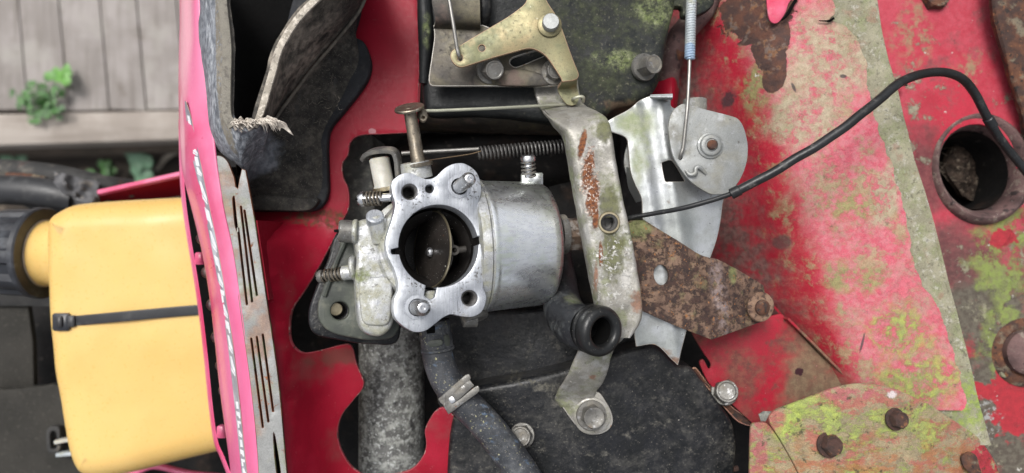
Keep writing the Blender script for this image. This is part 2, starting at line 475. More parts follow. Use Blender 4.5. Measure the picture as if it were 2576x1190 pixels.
mat('hood_paint', ((.60, .07, .17), (.64, .12, .25)), .32, coat=.35, layers=[  # pink is partly faded paint, partly sheen put into the colour
    dict(c=(.68, .22, .36), s=.02, lo=.42, hi=.7, r=.5, a=.6),
    dict(c=(.72, .36, .43), at=[(R(470, 60, -40), (16, 66, 60), .4), (R(452, 330, -40), (7, 36, 60), .5)], ws=.05, soft=.45, r=.55, a=.85),
    dict(c=(.66, .17, .34), g=((.985, -.17, 0), -176, -166, 8), r=.5, a=.5),
    dict(c=(.50, .30, .26), s=.6, lo=.70, hi=.75, a=.6)], vs=.02, fine=.05)
mat('pink_flake', ((.62, .06, .12), (.66, .12, .20)), .45, layers=[dict(c=(.6, .3, .33), s=.1, lo=.55, hi=.7, a=.6)])
mat('plate_edge', ((.36, .05, .07), (.22, .04, .045)), .6, layers=[dict(c=(.35, .25, .22), s=.25, lo=.56, hi=.64), dict(c=(.07, .04, .035), s=.2, lo=.55, hi=.65)])
mat('rust_tan', ((.26, .165, .11), (.15, .085, .055)), .8, layers=[dict(c=(.04, .022, .018), s=.3, lo=.52, hi=.6, d=8, a=.8)], bump=((.6, .3),), vs=.15, fine=.2)
mat('peach_edge', ((.62, .36, .24), (.52, .26, .20)), .7, vs=.1)
mat('decal_grey', ((.30, .29, .32), (.22, .22, .26)), .4, layers=[dict(c=(.48, .33, .34), s=.1, lo=.55, hi=.7, a=.6), dict(c=(.62, .66, .72), s=.12, lo=.5, hi=.62, a=.5, st=(1, .3, 1))], vs=.06)
mat('decal_white', ((.78, .78, .80), (.66, .67, .71)), .45, vs=.2)
mat('bare_grey', ((.32, .325, .32), (.235, .24, .235)), .58, .3, layers=[
    dict(c=(.25, .265, .16), s=.05, lo=.52, hi=.70, m=0, a=.6), dict(c=(.45, .46, .46), s=.06, lo=.55, hi=.7, a=.6),
    dict(c=((.36, .20, .12), (.25, .13, .08)), g=((-.985, .17, 0), 130, 138, 10), s=.04, lo=.48, hi=.64, m=0, r=.85, a=.6),
    dict(c=RUSTO, s=.12, lo=.63, hi=.70, m=0, r=.9)], bump=((.6, .06),), vs=.04, fine=.3)
mat('rust_edge', RUST, .85, layers=[dict(c=(.12, .13, .06), s=.1, lo=.52, hi=.66)], bump=((.5, .2),))
mat('duct_rubber', ((.028, .027, .026), (.018, .018, .018)), .9, spec=.2, layers=[
    dict(c=((.17, .155, .13), (.095, .087, .075)), s=.045, lo=.38, hi=.72, ro=.8, d=10, a=.7),
    dict(c=((.28, .26, .22), (.2, .18, .155)), s=1.1, lo=.61, hi=.69, d=3, a=.5, h=.1),
    dict(c=((.34, .30, .25), (.19, .17, .145)), at=[(R(748, 120, -10), (15, 62, 60), .8, .5)], s=.08, lo=.32, hi=.62, d=8, ws=.1, soft=.4, a=.9),  # dusty band beside the lip, lightened to paint it as lit
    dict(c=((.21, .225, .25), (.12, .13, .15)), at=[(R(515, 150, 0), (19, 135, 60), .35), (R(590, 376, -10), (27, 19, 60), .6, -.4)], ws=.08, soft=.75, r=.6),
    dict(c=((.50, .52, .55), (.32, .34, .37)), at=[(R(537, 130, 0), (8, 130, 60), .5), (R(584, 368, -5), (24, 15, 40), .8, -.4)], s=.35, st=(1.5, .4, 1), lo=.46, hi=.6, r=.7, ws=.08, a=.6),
    dict(c=((.05, .05, .052), (.07, .07, .07)), s=.25, st=(1.4, .35, 1), lo=.58, hi=.66, a=.5),
    dict(c=((.23, .21, .175), (.17, .155, .13)), at=[(R(566, 150, 5), (7.0, 60, 60), .5, -.03)], s=.5, lo=.30, hi=.5, r=.85, ws=.1)], bump=((1.0, .25), (.15, .5)), vs=.05)
mat('duct_dust', ((.20, .18, .15), (.12, .11, .095)), .95, spec=.1, vs=.2)  # lint colour; on the crease it stands for a highlight
mat('rubber_flange', ((.024, .026, .031), (.016, .017, .02)), .75, spec=.25, layers=[dict(c=((.11, .105, .095), (.07, .066, .06)), s=.09, lo=.5, hi=.8, ro=.78, d=9, a=.6), dict(c=(.28, .26, .23), s=1., lo=.66, hi=.72, a=.5)], bump=((.9, .2),))
mat('lip_felt', ((.42, .38, .32), (.30, .27, .225)), .9, layers=[dict(c=(.56, .51, .44), s=.4, lo=.52, hi=.62, g=((1, 0, 0), -165, -150, 10)), dict(c=(.17, .16, .135), g=((-1, 0, 0), 150, 165, 6), a=.85), dict(c=(.10, .09, .08), s=.25, lo=.54, hi=.68, a=.8)], bump=((1.1, .5),), vs=.15)
mat('torn_felt', ((.62, .57, .50), (.42, .37, .32)), .95, bump=((1., .3),), vs=.4)
mat('flange_aluminium', ((.52, .545, .58), (.42, .44, .475)), .42, .75, layers=[
    dict(c=(.64, .66, .71), s=.2, st=(4, .12, 1), lo=.5, hi=.64, r=.24, a=.75), dict(c=(.25, .26, .285), s=.3, st=(3, .2, 1), lo=.55, hi=.66, r=.45, a=.65),
    dict(c=(.07, .065, .06), s=.6, lo=.565, hi=.62, m=.1, r=.8, h=-.12, a=.9, g=((0, 0, 0), -.02, .16, 1.), ws=.05), dict(c=(.20, .19, .18), s=.09, lo=.60, hi=.72, m=.3, r=.7, a=.6)], bump=((.5, .08), (2., .04)), vs=.05)
mat('cast_aluminium', ((.54, .55, .55), (.44, .45, .45)), .48, .6, layers=[
    dict(c=((.33, .32, .21), (.25, .25, .165)), s=.09, lo=.40, hi=.62, d=8, ro=.7, m=.05, r=.75, a=.75), dict(c=(.66, .67, .69), s=.1, lo=.53, hi=.64, m=.85, r=.33, a=.85),
    dict(c=((.17, .2, .055), (.11, .13, .04)), at=[(R(925, 690, -20), (8, 6, 40), 1.3)], ws=.3, soft=.4, m=0, r=.9, a=.85),
    dict(c=(.07, .065, .06), s=.35, lo=.58, hi=.66, m=0, r=.85, a=.6)], bump=((.4, .3), (1.5, .1)), vs=.05, fine=.3)
mat('bowl_aluminium', ((.90, .92, .93), (.83, .85, .85)), .33, .95, layers=[
    dict(c=(.60, .66, .54), s=.022, lo=.46, hi=.62, r=.36, a=.65), dict(c=(.86, .88, .92), s=.28, st=(.05, 1.2, 1.2), lo=.46, hi=.60, r=.24, a=.7),  # green tint and brush streaks also put reflection bands into the colour
    dict(c=(.58, .58, .62), s=.4, st=(.04, 1.4, 1.4), lo=.53, hi=.66, r=.4, a=.5), dict(c=(.8, .8, .78), s=.5, lo=.69, hi=.73, m=.2, a=.5), dict(c=(.3, .3, .27), s=.08, lo=.64, hi=.74, m=.5, r=.5, a=.2)], bump=((.5, .03), (.04, .4)), vs=.03, fine=.04)
mat('soot', ((.013, .011, .010), (.007, .006, .0055)), .45, .1, layers=[dict(c=(.035, .03, .026), s=.06, lo=.52, hi=.75, a=.5), dict(c=(.75, .72, .68), s=.8, lo=.67, hi=.70, r=.8), dict(c=(.28, .13, .06), s=.18, lo=.73, hi=.76)], vs=.05)  # sooty bore, its colour darkened further for the shade inside
mat('plate_soot', ((.040, .034, .030), (.022, .019, .017)), .42, .3, layers=[dict(c=(.75, .72, .68), s=.8, lo=.66, hi=.69, r=.8), dict(c=(.3, .14, .07), s=.18, lo=.70, hi=.73)], vs=.08)
mat('soot_grey', ((.075, .068, .058), (.045, .04, .035)), .5, .4, layers=[dict(c=(.02, .018, .016), s=.12, lo=.52, hi=.66, a=.8)], vs=.1)  # sooty grey, also darkened for the shade deep in the bore
mat('brass_dull', ((.46, .40, .27), (.34, .29, .19)), .35, .85)
mat('bright_zinc', ((.74, .75, .77), (.62, .63, .65)), .24, .95, layers=[dict(c=(.22, .19, .16), s=.3, lo=.60, hi=.70, m=.3, r=.7, a=.6)], fine=.06)
mat('steel_dirty', ((.21, .205, .19), (.145, .14, .13)), .5, .55, layers=[dict(c=((.24, .215, .17), (.16, .145, .12)), s=.1, lo=.48, hi=.66, m=0, r=.85, a=.7), dict(c=RUSTO, s=.3, lo=.68, hi=.74, m=0, r=.9, a=.7), dict(c=(.34, .34, .34), s=.25, lo=.58, hi=.66, m=.9, r=.35), dict(c=(.05, .045, .04), s=.4, lo=.58, hi=.66, m=0, a=.7)], bump=((.8, .08),), vs=.1, fine=.25)
mat('steel_brown', ((.30, .26, .20), (.22, .19, .15)), .38, .85, layers=[dict(c=(.09, .075, .06), s=.35, lo=.54, hi=.66, m=.3, r=.7, a=.8), dict(c=(.55, .52, .45), s=.2, st=(1, .3, 1), lo=.56, hi=.66, r=.25, a=.6)], vs=.15, fine=.25)
mat('wire_steel', ((.36, .35, .33), (.28, .27, .25)), .4, .8, vs=.1, fine=.15)
mat('wire_pale', ((.42, .42, .33), (.34, .34, .27)), .5, .5, vs=.1)
mat('zinc_yellow', ((.215, .19, .10), (.165, .152, .085)), .42, .5, layers=[
    dict(c=((.19, .195, .10), (.145, .155, .085)), s=.03, lo=.42, hi=.62, m=.3, r=.55, a=.8), dict(c=(.29, .225, .12), s=.05, lo=.54, hi=.68, a=.7),
    dict(c=(.09, .08, .05), s=.5, lo=.58, hi=.68, m=.1, r=.8, a=.5), dict(c=(.50, .52, .46), s=.12, lo=.70, hi=.74, a=.6)], bump=((.4, .06), (1.5, .03)), vs=.05, fine=.25)
mat('zinc_edge', ((.40, .29, .18), (.30, .2, .13)), .6, .4)
mat('dark_zinc', ((.085, .074, .06), (.05, .045, .04)), .5, .45, layers=[
    dict(c=((.15, .13, .075), (.105, .093, .055)), s=.03, lo=.45, hi=.65, m=.3, a=.7), dict(c=(.17, .115, .095), s=.05, lo=.53, hi=.68, m=.1, r=.75, a=.7), dict(c=(.03, .027, .024), s=.2, lo=.54, hi=.68, m=.1, r=.8, a=.6)], bump=((.4, .1),), vs=.04, fine=.35)
mat('black_lichen', ((.012, .014, .015), (.007, .008, .009)), .5, spec=.25, layers=[
    dict(c=((.075, .085, .045), (.038, .045, .026)), g=((.9, .1, 0), 14, 60, 60), s=.06, lo=.40, hi=.66, r=.9, d=11, ro=.82, a=.85, h=.2),
    dict(c=((.010, .012, .015), (.02, .024, .022)), s=.05, lo=.47, hi=.60, d=10, ro=.8, g=((.55, .83, 0), 118, 146, 50), r=.8, a=.9),
    dict(c=((.30, .33, .18), (.19, .23, .09)), at=[(R(1655, 20, -55), (20, 17, 60), 1.3), (R(1560, 150, -55), (22, 10, 60), 2.), (R(1072, 75, -50), (4, 14, 50), 1.)], ws=.1, soft=.3, r=.9, s=.2, lo=.40, hi=.64, d=10, ro=.8, h=.25),
    dict(c=((.19, .18, .13), (.11, .105, .08)), s=.5, lo=.58, hi=.68, r=.9, d=6, g=((1, 0, 0), -40, 60, 40), a=.55),
    dict(c=(.15, .10, .065), at=[(R(1560, 272, -70), (18, 5, 40), 1.6)], ws=.2, soft=.3, r=.9, a=.7)], bump=((.5, .3), (.12, .35)), vs=.05, fine=.25)
mat('black_dusty', ((.010, .011, .0135), (.006, .007, .008)), .36, spec=.3, layers=[
    dict(c=((.11, .105, .095), (.06, .058, .055)), s=.022, lo=.46, hi=.74, r=.9, d=11, ro=.84, dist=.3, a=.8),
    dict(c=((.17, .16, .135), (.11, .105, .09)), s=.10, st=(1, 1.5, 1), lo=.54, hi=.70, d=9, ro=.8, r=.9, a=.7), dict(c=(.24, .225, .19), s=.8, lo=.63, hi=.70, d=4, r=.9, a=.55),
    dict(c=((.18, .17, .135), (.11, .105, .085)), at=[(R(1835, 1120, -80), (10, 14, 50), 1.7), (R(1330, 960, -70), (50, 4, 40), 1.4, .2)], s=.4, lo=.42, hi=.66, ws=.2, soft=.2, r=.9, a=.7),
    dict(c=(.5, .48, .43), s=.22, lo=.735, hi=.755, r=.9)], bump=((.4, .25), (.1, .6)), vs=.05, fine=.1)
mat('mottled_casting', ((.15, .15, .145), (.09, .09, .086)), .65, .2, layers=[
    dict(c=((.42, .43, .40), (.30, .31, .29)), s=.14, lo=.45, hi=.58, d=9, ro=.76, r=.75), dict(c=((.62, .64, .62), (.50, .52, .51)), s=.42, lo=.55, hi=.63, d=5, r=.8),
    dict(c=(.03, .03, .03), s=.09, lo=.55, hi=.64, d=8, ro=.7, a=.9)], bump=((.35, .4), (1., .2)), vs=.05, fine=.25)
mat('grey_casting', ((.11, .11, .10), (.07, .07, .066)), .75, .1, layers=[dict(c=((.22, .22, .19), (.15, .15, .13)), s=.12, lo=.48, hi=.64, d=7, ro=.7)], bump=((.35, .25),), vs=.06)
mat('corroded_bracket', ((.36, .345, .31), (.24, .23, .205)), .5, .35, layers=[
    dict(c=((.20, .22, .11), (.13, .14, .07)), s=.055, lo=.46, hi=.62, m=0, r=.8, a=.8, d=8, ro=.7), dict(c=(.46, .45, .43), s=.09, lo=.52, hi=.66, m=.5, r=.4, a=.7),
    dict(c=((.56, .54, .50), (.42, .41, .385)), s=.2, lo=.60, hi=.66, m=.1, r=.85, h=.12, d=8, ro=.75, a=.9),
    dict(c=((.12, .125, .045), (.08, .08, .04)), at=[(R(1532, 520, -5), (8, 16, 40), 1.3), (R(1545, 640, -5), (9, 22, 40), 1.5), (R(1520, 330, -8), (6, 10, 40), 1.3)], ws=.2, soft=.5, m=0, r=.9, a=.85),
    dict(c=((.22, .08, .03), (.09, .035, .02)), cs=.5, at=[(R(1465, 362, -5), (2.6, 11, 40), .9, .2), (R(1480, 425, -5), (4.2, 16, 40), 1.1, .15), (R(1492, 490, -5), (4.8, 15, 40), 1.1, .1), (R(1498, 545, -5), (2.6, 10, 40), 1.), (R(1512, 640, -5), (1.6, 9, 40), 1.)], ws=.4, soft=.6, m=0, r=.95, h=-.2),
    dict(c=((.56, .50, .45), (.40, .28, .22)), at=[(R(1478, 425, -5), (4.8, 17, 40), .9, .15), (R(1490, 490, -5), (5.4, 16, 40), .9, .1)], s=.6, lo=.54, hi=.59, m=0, ws=.35),
    dict(c=((.26, .10, .04), (.15, .06, .03)), at=[(R(1605, 760, -5), (5, 9, 40), 1.4), (R(1500, 700, -5), (1.6, 12, 40), 1.), (R(1490, 945, -50), (4, 3, 40), 1.8)], ws=.35, soft=.4, m=0, r=.95, a=.75),
    dict(c=((.62, .61, .58), (.46, .45, .42)), at=[(R(1540, 690, -5), (15, 24, 40), .8), (R(1580, 600, -5), (4, 12, 40), 1.)], s=.26, lo=.53, hi=.58, m=.1, r=.85, h=.15, d=9, ro=.75, ws=.2),
    dict(c=(.06, .055, .045), s=.4, lo=.62, hi=.68, m=0, a=.6)], bump=((.7, .2), (.2, .3)), vs=.06, fine=.25)
mat('pale_edge', ((.50, .48, .44), (.40, .38, .34)), .5, .5, layers=[dict(c=(.34, .22, .14), s=.2, lo=.6, hi=.68, m=0)])
mat('rust_heavy', ((.20, .125, .085), (.115, .068, .048)), .8, .05, layers=[
    dict(c=((.024, .014, .013), (.05, .025, .02)), s=.17, lo=.46, hi=.54, d=10, ro=.76, r=.85, h=.3, a=.95),
    dict(c=((.24, .22, .11), (.28, .18, .09)), s=.06, lo=.54, hi=.64, d=9, ro=.72, a=.5, r=.85),
    dict(c=((.36, .28, .26), (.26, .20, .20)), at=[(R(1815, 750, -35), (8, 36, 60), .9, -.12)], s=.2, lo=.40, hi=.58, soft=.3, d=9, a=.8),  # paler band painted along the bend as its highlight
    dict(c=((.22, .26, .09), (.17, .19, .075)), at=[(R(1600, 575, -30), (14, 8, 40), 1.2), (R(1855, 690, -35), (4, 9, 40), 1.2)], ws=.2, soft=.4, a=.7),
    dict(c=(.36, .16, .06), s=.35, lo=.61, hi=.68, r=.95, a=.9), dict(c=(.55, .5, .46), s=.4, lo=.72, hi=.75)], bump=((.6, .5), (.15, .7)), vs=.08, fine=.25)
mat('silver_bracket', ((.42, .44, .44), (.35, .37, .36)), .36, .7, layers=[
    dict(c=((.24, .28, .13), (.31, .33, .21)), at=[(R(1600, 310, -35), (18, 14, 40), 1.), (R(1615, 390, -35), (9, 22, 40), 1.2)], ws=.1, soft=.3, m=.05, r=.75, a=.85),
    dict(c=(.55, .57, .60), s=.03, lo=.5, hi=.66, r=.3, a=.6), dict(c=(.22, .18, .14), s=.25, lo=.66, hi=.72, m=.1, a=.6), dict(c=(.28, .29, .28), s=.06, lo=.52, hi=.66, m=.4, a=.6),
    dict(c=((.2, .085, .035), (.1, .05, .03)), at=[(R(1660, 890, -38), (9, 5, 40), 1.), (R(1695, 912, -38), (6, 6, 40), 1.)], ws=.2, soft=.5, m=0, r=.9, a=.85)], bump=((.3, .1), (1.2, .04)), vs=.04, fine=.2)
mat('disc_grey', ((.34, .35, .345), (.27, .28, .275)), .5, .5, layers=[dict(c=((.27, .265, .225), (.21, .205, .18)), s=.05, lo=.44, hi=.64, m=.2, r=.7, a=.85), dict(c=(.45, .46, .47), s=.12, lo=.55, hi=.66, a=.6), dict(c=(.08, .07, .06), s=.35, lo=.66, hi=.72, a=.7)], bump=((.4, .1), (1.3, .05)), vs=.05, fine=.25)
mat('spring_blue', ((.50, .54, .57), (.42, .46, .48)), .5, .4, layers=[dict(c=(.36, .37, .30), s=.08, lo=.5, hi=.66, m=0, r=.8), dict(c=(.25, .37, .55), at=[(R(1735, 130, -10), (6, 6, 12), .8)], a=.7)])
mat('spring_dark', ((.20, .195, .19), (.13, .127, .122)), .45, .6)
mat('cable_black', ((.010, .011, .012), (.016, .017, .019)), .36, spec=.4, layers=[dict(c=(.15, .145, .135), s=.12, lo=.54, hi=.70, d=8, ro=.75, r=.85, a=.55)], bump=((.3, .2),), vs=.05)
mat('nylon', ((.52, .51, .46), (.42, .405, .345)), .4, sss=.2, vs=.1, fine=.1)
mat('hose_rubber', ((.04, .044, .052), (.022, .025, .03)), .55, layers=[
    dict(c=((.17, .178, .185), (.10, .106, .112)), s=.05, lo=.46, hi=.72, d=9, ro=.75, r=.85, a=.8), dict(c=((.17, .27, .42), (.12, .19, .29)), s=.13, st=(.6, 1.3, 1), lo=.58, hi=.68, r=.8, a=.35, d=8),
    dict(c=(.03, .032, .035), s=.12, lo=.54, hi=.66, a=.7), dict(c=((.42, .40, .25), (.3, .3, .15)), s=.4, lo=.63, hi=.69, r=.9, h=.15), dict(c=(.38, .36, .32), s=.9, lo=.60, hi=.68, r=.9, a=.6)], bump=((.8, .25), (.2, .3)), vs=.06)
mat('mouth_rubber', ((.014, .015, .016), (.009, .0095, .010)), .34, spec=.4, layers=[dict(c=(.16, .155, .14), s=.3, lo=.60, hi=.72, r=.85, a=.6, d=8), dict(c=(.5, .48, .42), s=1.1, lo=.68, hi=.72, r=.9, a=.8)], bump=((.7, .15),), vs=.05)
mat('elbow_rubber', ((.022, .024, .028), (.013, .014, .016)), .45, spec=.35, layers=[dict(c=((.13, .14, .14), (.08, .088, .09)), s=.07, lo=.46, hi=.72, d=9, ro=.75, r=.85, a=.75), dict(c=(.45, .43, .38), s=1., lo=.66, hi=.70, r=.9, a=.7),
    dict(c=((.22, .26, .10), (.3, .3, .2)), at=[(R(1440, 760, -30), (8, 7, 20), 1.2)], ws=.2, soft=.2, r=.9, a=.35)], bump=((.7, .12),), vs=.05)
mat('spacer_grey', ((.058, .066, .052), (.035, .04, .034)), .5, layers=[dict(c=(.15, .15, .115), s=.12, lo=.5, hi=.7, r=.8, a=.6, d=8)], bump=((.5, .2),))
mat('thread_steel', ((.20, .195, .19), (.12, .115, .11)), .4, .8, layers=[dict(c=(.05, .045, .04), s=.3, lo=.5, hi=.65, m=.2, a=.7)])
PK1, PK2 = (.62, .13, .19), (.66, .24, .29)
mat('lichen_red', ((.47, .020, .045), (.41, .017, .036)), .5, spec=.3, layers=[
    dict(c=((.54, .10, .14), (.55, .18, .21)), g=((1, .305, 0), 203, 220, 16), s=.012, lo=.12, hi=.34, r=.6, a=.93),
    dict(c=((.20, .135, .115), (.12, .078, .07)), g=((-1, -.3, 0), -204, -174, 44), s=.03, lo=.34, hi=.56, r=.88, d=10, ro=.76, a=.92),  # brown left of the fold paints in the shading of that slope
    dict(c=((.38, .32, .225), (.28, .25, .165)), s=.024, lo=.44, hi=.68, d=11, ro=.8, dist=.3, r=.92, h=.2, a=.78, g=((1, .305, 0), 188, 212, 50)),
    dict(c=((.35, .35, .19), (.25, .265, .13)), s=.05, lo=.50, hi=.60, d=10, ro=.78, r=.92, h=.2, a=.7, g=((1, .305, 0), 186, 206, 50)),
    dict(c=((.45, .395, .28), (.36, .32, .21)), at=[(R(2070, 160, -60), (36, 42, 60), 1.2, .3), (R(2040, 300, -60), (28, 28, 60), 1.3), (R(2165, 110, -60), (16, 32, 60), 1.1), (R(2230, 480, -60), (12, 34, 60), 1.3, .3)], ws=.06, soft=.5, s=.11, lo=.38, hi=.54, d=10, ro=.77, r=.92, h=.25, a=.9),
    dict(c=((.60, .15, .19), (.56, .10, .14)), s=.05, lo=.555, hi=.595, d=10, ro=.75, g=((1, .305, 0), 204, 218, 16), a=.8, h=.2),
    dict(c=((.30, .32, .13), (.23, .25, .10)), at=[(R(1905, 220, -85), (14, 24, 60), 1.3), (R(2130, 520, -60), (22, 16, 60), 1.5), (R(2150, 700, -60), (26, 14, 60), 1.6)], ws=.07, soft=.4, s=.13, lo=.42, hi=.56, d=10, ro=.76, r=.92, h=.25, a=.85),
    dict(c=((.35, .40, .10), (.28, .33, .11)), at=[(R(2345, 965, -50), (36, 26, 60), 1.5), (R(2285, 840, -50), (28, 24, 60), 1.7)], ws=.06, soft=.4, s=.11, lo=.43, hi=.55, d=11, ro=.78, r=.95, h=.3, a=.93),
    dict(c=((.09, .09, .05), (.15, .145, .095)), s=.09, lo=.62, hi=.69, d=9, ro=.74, r=.9, a=.8),
    dict(c=((.13, .06, .042), (.075, .045, .04)), cs=.12, at=[(R(1900, 20, -80), (22, 22, 90), .9), (R(1930, 100, -75), (11, 22, 90), .8), (R(1945, 180, -72), (7, 17, 90), .7), (R(1890, 105, -80), (8, 3, 60), .8)], ws=.1, soft=.95, r=.9, h=-.9),
    dict(c=((.26, .13, .065), (.19, .15, .13)), at=[(R(1905, 40, -80), (20, 26, 90), 1.), (R(1935, 120, -75), (9, 24, 90), 1.)], s=.15, lo=.52, hi=.62, r=.95, a=.8),
    dict(c=(.05, .045, .05), at=[(R(1840, 245, -95), (4, 8, 60), 1.4), (R(2125, 190, -57), (3, 1.6, 30), .9), (R(1988, 226, -70), (1.2, 5, 40), .8, -.4), (R(2180, 865, -57), (1, 9, 30), .9, .2)], ws=.25, soft=.5, a=.85),
    dict(c=(.11, .07, .065), at=[(R(1980, 610, -75), (6, 7, 40), .5)], soft=.6, a=.75),
    dict(c=(.62, .60, .56), s=.08, lo=.735, hi=.75, r=.9, h=.15)], bump=((.3, .35), (1., .2), (.05, .8)), vs=.02, fine=.35)
mat('lichen_strip', ((.33, .31, .22), (.245, .23, .16)), .88, layers=[
    dict(c=((.25, .275, .135), (.19, .21, .10)), s=.05, lo=.46, hi=.64, d=10, ro=.76, a=.8), dict(c=(.44, .425, .37), s=.2, lo=.54, hi=.64, d=8, ro=.72, a=.8), dict(c=(.28, .17, .12), s=.06, lo=.57, hi=.68, a=.7), dict(c=(.08, .075, .055), s=.35, lo=.56, hi=.66, d=6, a=.6),
    dict(c=((.28, .36, .07), (.2, .26, .08)), at=[(R(2440, 1020, -60), (20, 30, 60), 1.3)], ws=.08, soft=.4, s=.2, lo=.35, hi=.55, a=.9)], bump=((.4, .6), (1.2, .35)), vs=.06, fine=.35)
mat('red_patch', ((.44, .024, .048), (.36, .02, .038)), .5, spec=.3, layers=[
    dict(c=((.48, .075, .105), (.43, .05, .075)), s=.01, lo=.42, hi=.58, r=.6, a=.8),
    dict(c=((.16, .055, .06), (.22, .09, .085)), s=.03, lo=.52, hi=.66, d=9, ro=.72, r=.85, a=.8),
    dict(c=((.085, .07, .056), (.13, .115, .09)), g=((-.25, -.97, 0), -100, -55, 70), s=.03, lo=.30, hi=.48, d=10, ro=.75, r=.9),
    dict(c=((.105, .04, .042), (.16, .06, .06)), at=[(R(2330, 440, -118), (26, 50, 60), 1.3), (R(2420, 640, -118), (40, 34, 60), 1.4)], ws=.06, soft=.3, r=.85, a=.85),
    dict(c=((.30, .275, .20), (.22, .205, .15)), s=.035, lo=.555, hi=.62, d=10, ro=.76, r=.92, h=.3), dict(c=((.30, .25, .14), (.24, .21, .12)), at=[(R(2290, 90, -118), (24, 34, 60), 1.6), (R(2440, 180, -118), (20, 14, 60), 1.8)], ws=.07, soft=.3, s=.12, lo=.45, hi=.58, d=10, ro=.76, r=.9, h=.2, a=.8),
    dict(c=((.22, .28, .075), (.19, .21, .085)), at=[(R(2540, 640, -118), (36, 50, 60), 1.7), (R(2520, 850, -118), (22, 40, 60), 1.9)], s=.07, lo=.44, hi=.54, ws=.06, soft=.5, d=10, ro=.74, r=.95, h=.3, a=.93),
    dict(c=((.40, .028, .04), (.33, .026, .036)), at=[(R(2550, 1010, -118), (20, 30, 60), 1.8), (R(2445, 985, -118), (20, 7, 60), 1.7), (R(2520, 600, -118), (12, 8, 60), 2.)], ws=.12, soft=.8, r=.5),
    dict(c=(.32, .32, .31), at=[(R(2470, 1050, -118), (16, 20, 60), 1.4)], s=.2, lo=.52, hi=.62, r=.9), dict(c=(.5, .48, .44), s=.12, lo=.68, hi=.71, r=.9)], bump=((.3, .25), (1., .1), (.05, .8)), vs=.02, fine=.3)
mat('lichen_green', ((.30, .25, .15), (.36, .29, .17)), .9, layers=[
    dict(c=((.19, .145, .09), (.26, .22, .145)), s=.10, lo=.46, hi=.6, d=11, ro=.8, a=.85),
    dict(c=((.36, .095, .08), (.42, .14, .105)), s=.05, st=(.7, 1.3, 1), lo=.49, hi=.56, d=11, ro=.78, r=.7, a=.88), dict(c=((.36, .43, .095), (.28, .34, .10)), s=.032, st=(.7, 1.2, 1), lo=.495, hi=.57, d=11, ro=.78, h=.3, a=.9),
    dict(c=((.40, .165, .065), (.34, .12, .05)), g=((.1, -.97, 0), 140, 175, 60), s=.06, st=(.6, 1.4, 1), lo=.48, hi=.56, d=11, ro=.78, a=.8),
    dict(c=((.38, .45, .10), (.30, .36, .10)), at=[(R(1990, 1060, -38), (10, 22, 40), 1.3, .5)], ws=.1, soft=.4, s=.14, lo=.42, hi=.54, d=10, h=.25),
    dict(c=((.46, .035, .055), (.40, .03, .04)), at=[(R(2520, 1170, -50), (20, 14, 40), 1.5)], ws=.12, soft=.85, s=.1, lo=.42, hi=.5, r=.45),
    dict(c=((.44, .12, .14), (.38, .10, .11)), at=[(R(2150, 990, -38), (40, 5, 40), 1.6), (R(1905, 1140, -38), (8, 30, 40), .9)], ws=.1, soft=.6, s=.2, lo=.38, hi=.56, d=9, a=.85),
    dict(c=(.66, .58, .58), at=[(R(2252, 996, -36), (4, 3, 30), 1.4)], ws=.5, soft=.5), dict(c=(.06, .06, .03), s=.2, lo=.60, hi=.67, d=8, a=.8)], bump=((.35, .7), (1.1, .5)), vs=.04, fine=.45)
mat('small_red', ((.36, .014, .032), (.29, .012, .026)), .45, spec=.2, layers=[
    dict(c=((.16, .08, .055), (.11, .05, .04)), g=((.75, .66, 0), -10, 70, 80), s=.035, lo=.40, hi=.60, d=9, ro=.7, r=.85, a=.85), dict(c=((.20, .155, .095), (.15, .11, .07)), g=((.98, -.2, 0), 205, 225, 30), s=.05, lo=.3, hi=.55, d=8, r=.9, a=.85),
    dict(c=(.04, .013, .018), at=[(R(2010, 935, -80), (3.4, 3, 40), 1.3)], ws=.4), dict(c=(.5, .2, .23), s=.4, lo=.66, hi=.72, a=.6), dict(c=(.10, .05, .04), s=.12, lo=.6, hi=.7, a=.6)], bump=((.3, .12), (1.2, .05)), vs=.03, fine=.3)
mat('rust_plain', ((.12, .048, .025), (.045, .023, .018)), .88, layers=[dict(c=(.22, .09, .035), s=.3, lo=.58, hi=.68, a=.8), dict(c=(.22, .20, .14), s=.08, lo=.54, hi=.66, a=.6), dict(c=(.02, .014, .013), s=.25, lo=.57, hi=.65)], bump=((.6, .4),), vs=.1, fine=.3)
mat('rust_dark', ((.065, .030, .022), (.030, .018, .015)), .85, layers=[dict(c=(.17, .075, .035), s=.25, lo=.57, hi=.68)], bump=((.7, .4),), vs=.15, fine=.3)
mat('rust_pipe', ((.15, .085, .08), (.085, .048, .046)), .8, layers=[dict(c=((.30, .26, .21), (.22, .18, .15)), s=.09, lo=.52, hi=.64, d=9, ro=.74, a=.8), dict(c=(.03, .02, .02), s=.12, lo=.56, hi=.66, d=8), dict(c=(.55, .5, .45), s=.3, lo=.68, hi=.72)], bump=((.4, .5), (1., .25)), vs=.06, fine=.3)
mat('engine_dark', ((.012, .011, .011), (.007, .007, .007)), .75, spec=.2, layers=[dict(c=((.06, .036, .026), (.04, .03, .024)), s=.03, lo=.52, hi=.70, r=.9, a=.6), dict(c=(.09, .08, .068), s=.12, lo=.60, hi=.74, a=.5)], bump=((.2, .5),), vs=.05)# ================================================================== the place: ground, deck
g = mk('ground', ([(-30000, -30000, -1260), (30000, -30000, -1260), (30000, 30000, -1260), (-30000, 30000, -1260)], [(0, 1, 2, 3)]), 'soil')
props(g, kind='structure')
ZD = -1100
deck = thing('wooden_deck', 'weathered grey wooden deck boards ending at a pale edge beam', 'deck', R(200, 200, -1180))
